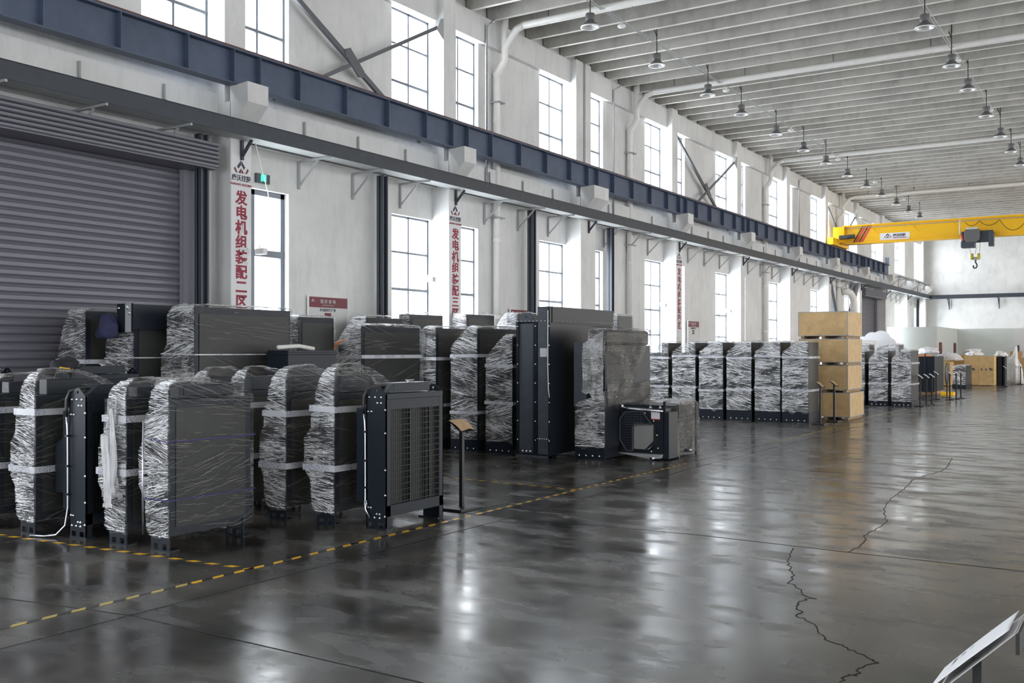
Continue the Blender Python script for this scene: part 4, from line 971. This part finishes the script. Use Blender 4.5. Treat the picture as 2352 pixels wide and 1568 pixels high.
# plywood crates
def crate(x, y, z, w, l, h, label, mat='ply', edges=True, pallet=.075):
    o = thing('wooden_crate', label, 'crate', (x, y, z))
    MB().box(-w, 0, 0, l, pallet, pallet + h).build('panels', mat, o)
    if edges:
        e = MB(); t = .018
        for zz in (pallet, pallet + h):
            for yy in (0, l): e.box(-w - .003, .003, yy - .003 if yy == 0 else yy - t, yy + t if yy == 0 else yy + .003, zz - t * (zz > pallet), zz + t * (zz == pallet) + .002)
            e.box(-.02, .004, 0, l, zz - t * (zz > pallet), zz + t * (zz == pallet))
        for xx in (-w, 0):
            for yy in (0, l): e.box(xx - .003 if xx < 0 else xx - t, xx + t if xx < 0 else xx + .003, yy - .003 if yy == 0 else yy - t, yy + t if yy == 0 else yy + .003, pallet, pallet + h)
        e.build('metal_edging', 'galv', o)
        for xx in (-w * .9, -w * .5, -w * .1):
            for zz in (pallet + .01, pallet + h - .01): MB().box(xx - .03, xx + .03, -.008, 0, zz - .015, zz + .015).build('clip', 'galv', o)
    p = MB()
    for xx in (-w * .95, -w * .53, -w * .1): p.box(xx, xx + .09, 0.02, l - .02, 0, pallet)
    p.build('skid', 'pallet', o)
    return o
zz = 0
for i, (dx, w, h) in enumerate(((0, 1.32, .655), (.02, 1.30, .655), (.01, 1.31, .635), (-.04, 1.33, .66))):
    crate(-6.75 + dx * 0 - (.05 if i else 0), 27.3, zz, w, 1.55, h, 'plywood crate with metal edging, ' + ['bottom of the tall stack', 'second from bottom of the tall stack', 'third from bottom of tall stack', 'top of the tall stack'][i]); zz += h + .08
o = crate(-6.95, 58.3, 0, 1.45, 1.8, 1.55, 'large pale plywood box with shipping marks far down the hall', 'ply2', False, .03)
mk = MB()
for x in (-1.3, -1.05, -.98, -.62, -.4, -.2, -.12): mk.box(x, x + .05, -.006, 0, .82, .92)
for x in (-1.05, -.2): mk.prism([(x - .04, .9), (x + .09, .9), (x + .02, .97)], 'y', -.006, 0)
mk.build('shipping_marks', 'ink', o); MB().box(-.75, -.74, -.004, 0, .03, 1.58).build('panel_joint', 'pallet', o)
crate(-8.9, 57.0, 0, 1.9, 1.2, 1.25, 'plywood crate left of large pale plywood box', 'ply2', False, .03)
crate(-8.6, 60.5, 0, 1.4, 1.2, 1.62, 'plywood crate behind the low film wrapped unit', 'ply2', False, .03)
for i, (x, y, z, w, h) in enumerate(((-5.9, 63.0, .18, .7, .5), (-5.9, 63.0, .69, .75, .45), (-5.95, 63.0, 1.15, .7, .32), (-6.1, 63.1, 1.48, .6, .35))):
    tag(MB().box(x - w, x, y, y + .6, z, z + h).build('cardboard_box', 'carton'), 'cardboard box at the far right, ' + ['lowest of its pile', 'second from bottom of its pile', 'third from bottom of its pile', 'top of its pile'][i], 'box')
tag(MB().box(-6.8, -5.8, 62.9, 63.8, .1, .17).box(-6.8, -6.7, 62.9, 63.8, 0, .1).box(-5.9, -5.8, 62.9, 63.8, 0, .1).build('pallet', 'galv'), 'low pale pallet under the far cardboard boxes', 'pallet')
tag(MB().box(-6.9, -6.7, 59.3, 60.2, 0, 1.55).lathe([(.12, 0), (.12, 1.6), (0, 1.62)], (-6.6, 59.6, 0), 12).build('cylinder_rack', 'navy'), 'dark upright cylinder rack right of the large plywood box', 'rack')
for i, (x, y, z, s) in enumerate(((-6.3, 62.0, 0, (.35, .4, 1.25)), (-6.8, 59.75, 1.55, (.3, .35, .2)), (-9.2, 58.4, 1.33, (.6, .4, .3)), (-8.0, 59.4, 1.60, (.4, .4, .2)), (-8.2, 46.9, 1.70, (.4, .4, .25)), (-8.4, 61, 1.72, (.4, .3, .2)))):
    blob('film_heap', 'heap of crumpled plastic film ' + ['standing at the far right by cartons', 'on top behind cylinder rack', 'on crate left of large plywood box', 'on top of the large plywood box', 'behind the bare navy radiator block', 'on the crate behind the low wrapped unit'][i], 'plastic film', (x, y, z), s, 'whitefilm', 3.3 * i + 1, .2)
blob('copper_dome', 'copper coloured dome shaped lid behind the bare navy radiator', 'lid', (-9.2, 50.5, 1.5), (.5, .5, .22), 'orange', 1, 0)

# white cabinet and cloud shaped board
o = thing('cloud_board', 'white cloud shaped board beside a white cabinet beyond the crates', 'board', (-9.3, 42.0, 0))
cl = MB(); cs = ((-.55, 2.1, .35), (-.2, 2.3, .32), (.15, 2.3, .38), (.45, 2.1, .3), (.75, 1.9, .25), (1.0, 1.85, .18)); pts = []
for k in range(90):
    a = 2 * PI * k / 90; best = .3
    for cx_, cz_, r_ in cs:
        dx, dz = cx_ - .2, cz_ - 1.95; b_ = dx * math.cos(a) + dz * math.sin(a); q = b_ * b_ - (dx * dx + dz * dz - r_ * r_)
        if q > 0: best = max(best, b_ + math.sqrt(q))
    pts.append((.2 + best * math.cos(a), 1.95 + best * math.sin(a)))
cl.prism(pts, 'y', 0, .04); cl.build('board', 'paper', o); MB().box(-.6, -.5, 0, .06, 0, 1.3).box(.5, .6, 0, .06, 0, 1.3).build('leg', 'galv', o)
tag(MB().box(-10.2, -9.15, 41.0, 41.5, 0, 2.28).box(-10.15, -9.2, 40.98, 41.0, .1, 2.2).build('cabinet', 'white', bev=.01), 'tall white cabinet in front of cloud shaped board', 'cabinet')
tag(MB().box(-9.9, -9.4, 39.8, 40.2, 0, 1.9).build('crate_pink', 'pink'), 'pink plastic container behind the film heaps', 'container')

# sign stands
def stand(x, y, label, rz=0, h=1.0, mat='black', paper='brownp', tilt=-35, pw=.3, ph=.22):
    o = thing('sign_stand', label, 'sign stand', (x, y, 0), rz)
    MB().box(-.15, .15, -.22, .22, .0, .03).build('base', mat, o, bev=.004)
    MB().box(-.022, .022, -.022, .022, .03, h).build('pole', mat, o)
    T = Matrix.Translation((0, 0, h)) @ Matrix.Rotation(R(tilt), 4, 'Y')
    MB().box(-ph / 2, ph / 2, -pw / 2, pw / 2, -.004, .004, T).build('sign_plate', mat, o)
    v = []; 
    for i in range(9):
        for k in range(9):
            a, b_ = (i / 8 - .5) * ph * .95, (k / 8 - .5) * pw * .95
            v.append(T @ Vector((a, b_, .008 + .012 * (1 + math.sin(k * .9 + i * .5)) * (i / 8))))
    MB().add(v, [(i * 9 + k, i * 9 + k + 1, (i + 1) * 9 + k + 1, (i + 1) * 9 + k) for i in range(8) for k in range(8)]).build('paper', paper, o, True)
    return o
stand(-6.78, 9.5, 'black sign stand with curled brown paper right of the nearest group', h=.98, tilt=35)
stand(-6.98, 25.3, 'black sign stand with brown papers at right end of long wrapped row, front', h=1.0, tilt=40)
stand(-6.95, 26.5, 'black sign stand with brown papers at right end of long wrapped row, rear', h=1.0, tilt=40)
for i, (x, y) in enumerate(((-6.42, 35.2), (-6.35, 35.9), (-6.3, 36.6))): stand(x, y, 'black sign stand beside the far wrapped pair, ' + ['left', 'middle', 'right'][i], paper='sign', tilt=40)
for i, (x, y) in enumerate(((-6.9, 41.0), (-6.35, 40.6), (-6.25, 41.4), (-6.2, 42.2))): stand(x, y, 'black sign stand in the far cluster by the aisle, ' + ['leftmost', 'second from left', 'third from left', 'rightmost'][i], paper='sign', tilt=40)
stand(-6.35, 57.5, 'black sign stand before the dark cylinder rack', paper='sign', tilt=40)
stand(-6.0, 61.5, 'thin black sign stand standing alone at the far right', paper='sign', tilt=40)
o = thing('round_fan', 'dark round disc on a thin leg in the far cluster', 'fan', (-6.75, 42.5, 0))
MB().lathe([(0, -.02), (.42, -.02), (.45, 0), (.42, .02), (0, .02)], (0, 0, .95), 28, 'x').build('disc', 'black', o, True); MB().box(-.02, .02, -.02, .02, 0, .6).box(-.15, .15, -.2, .2, 0, .02).build('leg', 'black', o)
tag(MB().box(-7.4, -6.9, 45.0, 45.6, 0, .12).build('floor_block', 'yellow'), 'small yellow and black block on the floor beside navy radiator', 'block')

# foreground sign stand at the lower right
o = thing('sign_stand', 'close sign stand with curled white printed sheet, bottom right corner', 'sign stand', (-.42, 3.17, 0))
MB().box(-.15, .15, -.22, .22, 0, .03).build('base', 'black', o)
MB().box(-.012, .012, -.02, .02, .03, .955).build('pole', 'black', o)

def sheet(parent, cx, cz, w, l, rise, name, mat, off=0.0, curl=.0, sink=0.0):
    # plate leaning toward +X; u along its width (Y), v up its slope
    v = []
    for i in range(17):
        for k in range(13):
            a, b_ = i / 16, k / 12
            x = cx + (a - .5) * l * math.cos(R(45)) - off * .7; z = cz + (a - .5) * l * math.sin(R(45)) + off * .7
            y = (b_ - .5) * w
            z += curl * (math.sin(a * 3.3) * .35 + (1 - a) ** 2 * (b_ < .5) * (0.5 - b_) * 1.2) + curl * .25 * math.sin(b_ * 4)
            v.append((x, y, z))
    mb = MB(); mb.add(v, [(i * 13 + k, i * 13 + k + 1, (i + 1) * 13 + k + 1, (i + 1) * 13 + k) for i in range(16) for k in range(12)])
    ob = mb.build(name, mat, parent, True); d = ob.modifiers.new('solid', 'SOLIDIFY'); d.thickness = .004 if mat == 'black' else .0006
    return ob
sheet(o, 0.01, .975, .27, .30, 0, 'sign_plate', 'sign', 0.0)
MB().box(.112, .122, -.135, .135, 1.02, 1.078).build('rear_lip', 'black', o)
sheet(o, -.004, .977, .26, .29, 0, 'printed_sheet', 'paper', .006, .010)
pm = MB()
for r_ in range(3):
    for k in range(12):
        y = -.075 + k * .0125; x = -.03 - r_ * .022
        q = lambda X_, Y_: (X_, Y_, .977 + (X_ + .004) * 1.0 + .0125)
        pm.add([q(x, y), q(x + .012, y), q(x + .012, y + .009), q(x, y + .009)], [(0, 1, 2, 3)])
pm.build('printed_lines', 'ink', o)

# ------------------------------------------------------------------ overhead crane
o = thing('overhead_crane', 'yellow overhead crane girder crossing the hall', 'crane')
MB().box(-12.2, XR - .3, 48.1, 48.42, 6.93, 7.74).build('girder', 'yellow', o)
MB().box(-12.2, XR - .3, 48.0, 48.52, 6.87, 6.93).box(-12.2, XR - .3, 48.02, 48.5, 7.70, 7.76).build('girder_flange', 'yellow', o)
MB().box(-12.62, -12.35, 46.9, 49.7, 6.80, 7.12).box(-12.62, -12.1, 47.9, 48.6, 6.95, 7.7).build('end_carriage', 'yellow', o)
MB().box(-12.3, -11.9, 47.7, 47.95, 7.1, 7.28).build('travel_motor', 'post', o, bev=.02); MB().lathe([(.1, -11.95), (.1, -11.6), (0, -11.6)], (0, 47.8, 7.2), 12, 'x').build('motor_can', 'post', o, True)
MB().tube([(-12.1, 48.0, 7.62), (XR - .4, 48.0, 7.62)], .018, 6).build('festoon_rail', 'galv', o)
for i, c_ in enumerate(('black', 'red', 'black', 'red')):
    x = -11.72 + i * .15 + (0 if i < 2 else .02); w_ = .06 if c_ == 'black' else .13; x = [-11.75, -11.67, -11.5, -11.42][i]
    MB().prism([(x, 6.95), (x + w_, 6.95), (x + w_ + .42, 7.69), (x + .42, 7.69)], 'y', 48.095, 48.1).build('stripe', c_, o)
MB().box(-10.52, -9.22, 48.085, 48.1, 6.98, 7.30).build('name_panel', 'paper', o)
logo(o, -10.18, 7.15, .27, 'y', 48.084)
text('康沃控股', .14, 'ink', o, (-9.67, 48.08, 7.17), FY, bold=.003, ext=.002)
text('KANGWO HOLDING', .06, 'crimson', o, (-9.67, 48.08, 7.06), FY, bold=.001)
for x in (-10.9, -9.1, -7.4, -4.9): MB().bar((x, 48.09, 7.6), (x + .25, 48.09, 7.3), .03, .01).build('stay', 'yellow', o)
fest = []
xs = [-6.9, -6.3, -5.5, -4.4, -3.1, -1.9]
for i, (a, b) in enumerate(zip(xs, xs[1:])):
    dep = [.2, .22, .5, .5, .45][i]
    MB().tube([(a + (b - a) * t / 12, 47.98, 7.58 - dep * 4 * (t / 12) * (1 - t / 12)) for t in range(13)], .012, 6).build('festoon_cable', 'rubber', o, True)
h = thing('electric_hoist', 'black electric hoist with hook hanging under the yellow crane', 'hoist', (-6.35, 48.0, 0))
MB().box(-.65, .62, -.25, -.03, 6.62, 7.12).build('trolley_frame', 'post', h, bev=.02)
MB().prism([(-.45, 7.18), (.05, 7.2), (.12, 7.1), (.12, 6.72), (-.02, 6.62), (-.42, 6.62), (-.5, 6.75), (-.5, 7.1)], 'y', -.5, -.2).build('hoist_body', 'shade', h, bev=.02)
MB().box(-.42, .05, -.52, -.3, 7.18, 7.26).build('top_cover', 'sign', h, bev=.02)
MB().box(-.65, -.1, -.4, .1, 6.4, 6.66).build('drum_housing', 'post', h, bev=.02)
MB().box(.45, .66, -.35, -.05, 6.42, 7.05).build('control_box', 'post', h, bev=.01)
MB().tube([(-.7, -.3, 7.7), (-.7, -.3, 7.0)], .03, 8).build('arm', 'pvc', h, True)
MB().tube([(-.62, -.42, 7.0), (-.6, -.45, 6.85), (-.55, -.42, 6.7)], .035, 8).build('red_cable', 'red', h, True)
for a, b in (((-.35, -.2, 6.4), (-.25, -.2, 6.1)), ((.1, -.2, 6.62), (.08, -.2, 6.1)), ((-.05, -.2, 6.4), (-.1, -.2, 6.1))): MB().tube([a, b], .008, 6).build('rope', 'post', h)
for x in (-.22, .05): MB().lathe([(0, -.05), (.13, -.05), (.14, 0), (.13, .05), (0, .05)], (x, -.2, 6.0), 20, 'x').build('sheave', 'hookyel', h, True)
MB().box(-.16, 0, -.25, -.15, 5.84, 5.98).build('hook_block', 'galv', h, bev=.01)
MB().tube([(-.08, -.2, 5.86), (-.08, -.2, 5.74), (-.03, -.2, 5.66), (-.02, -.2, 5.58), (-.06, -.2, 5.50), (-.13, -.2, 5.49), (-.17, -.2, 5.55), (-.165, -.2, 5.62)], .032, 10).build('hook', 'ink', h, True)
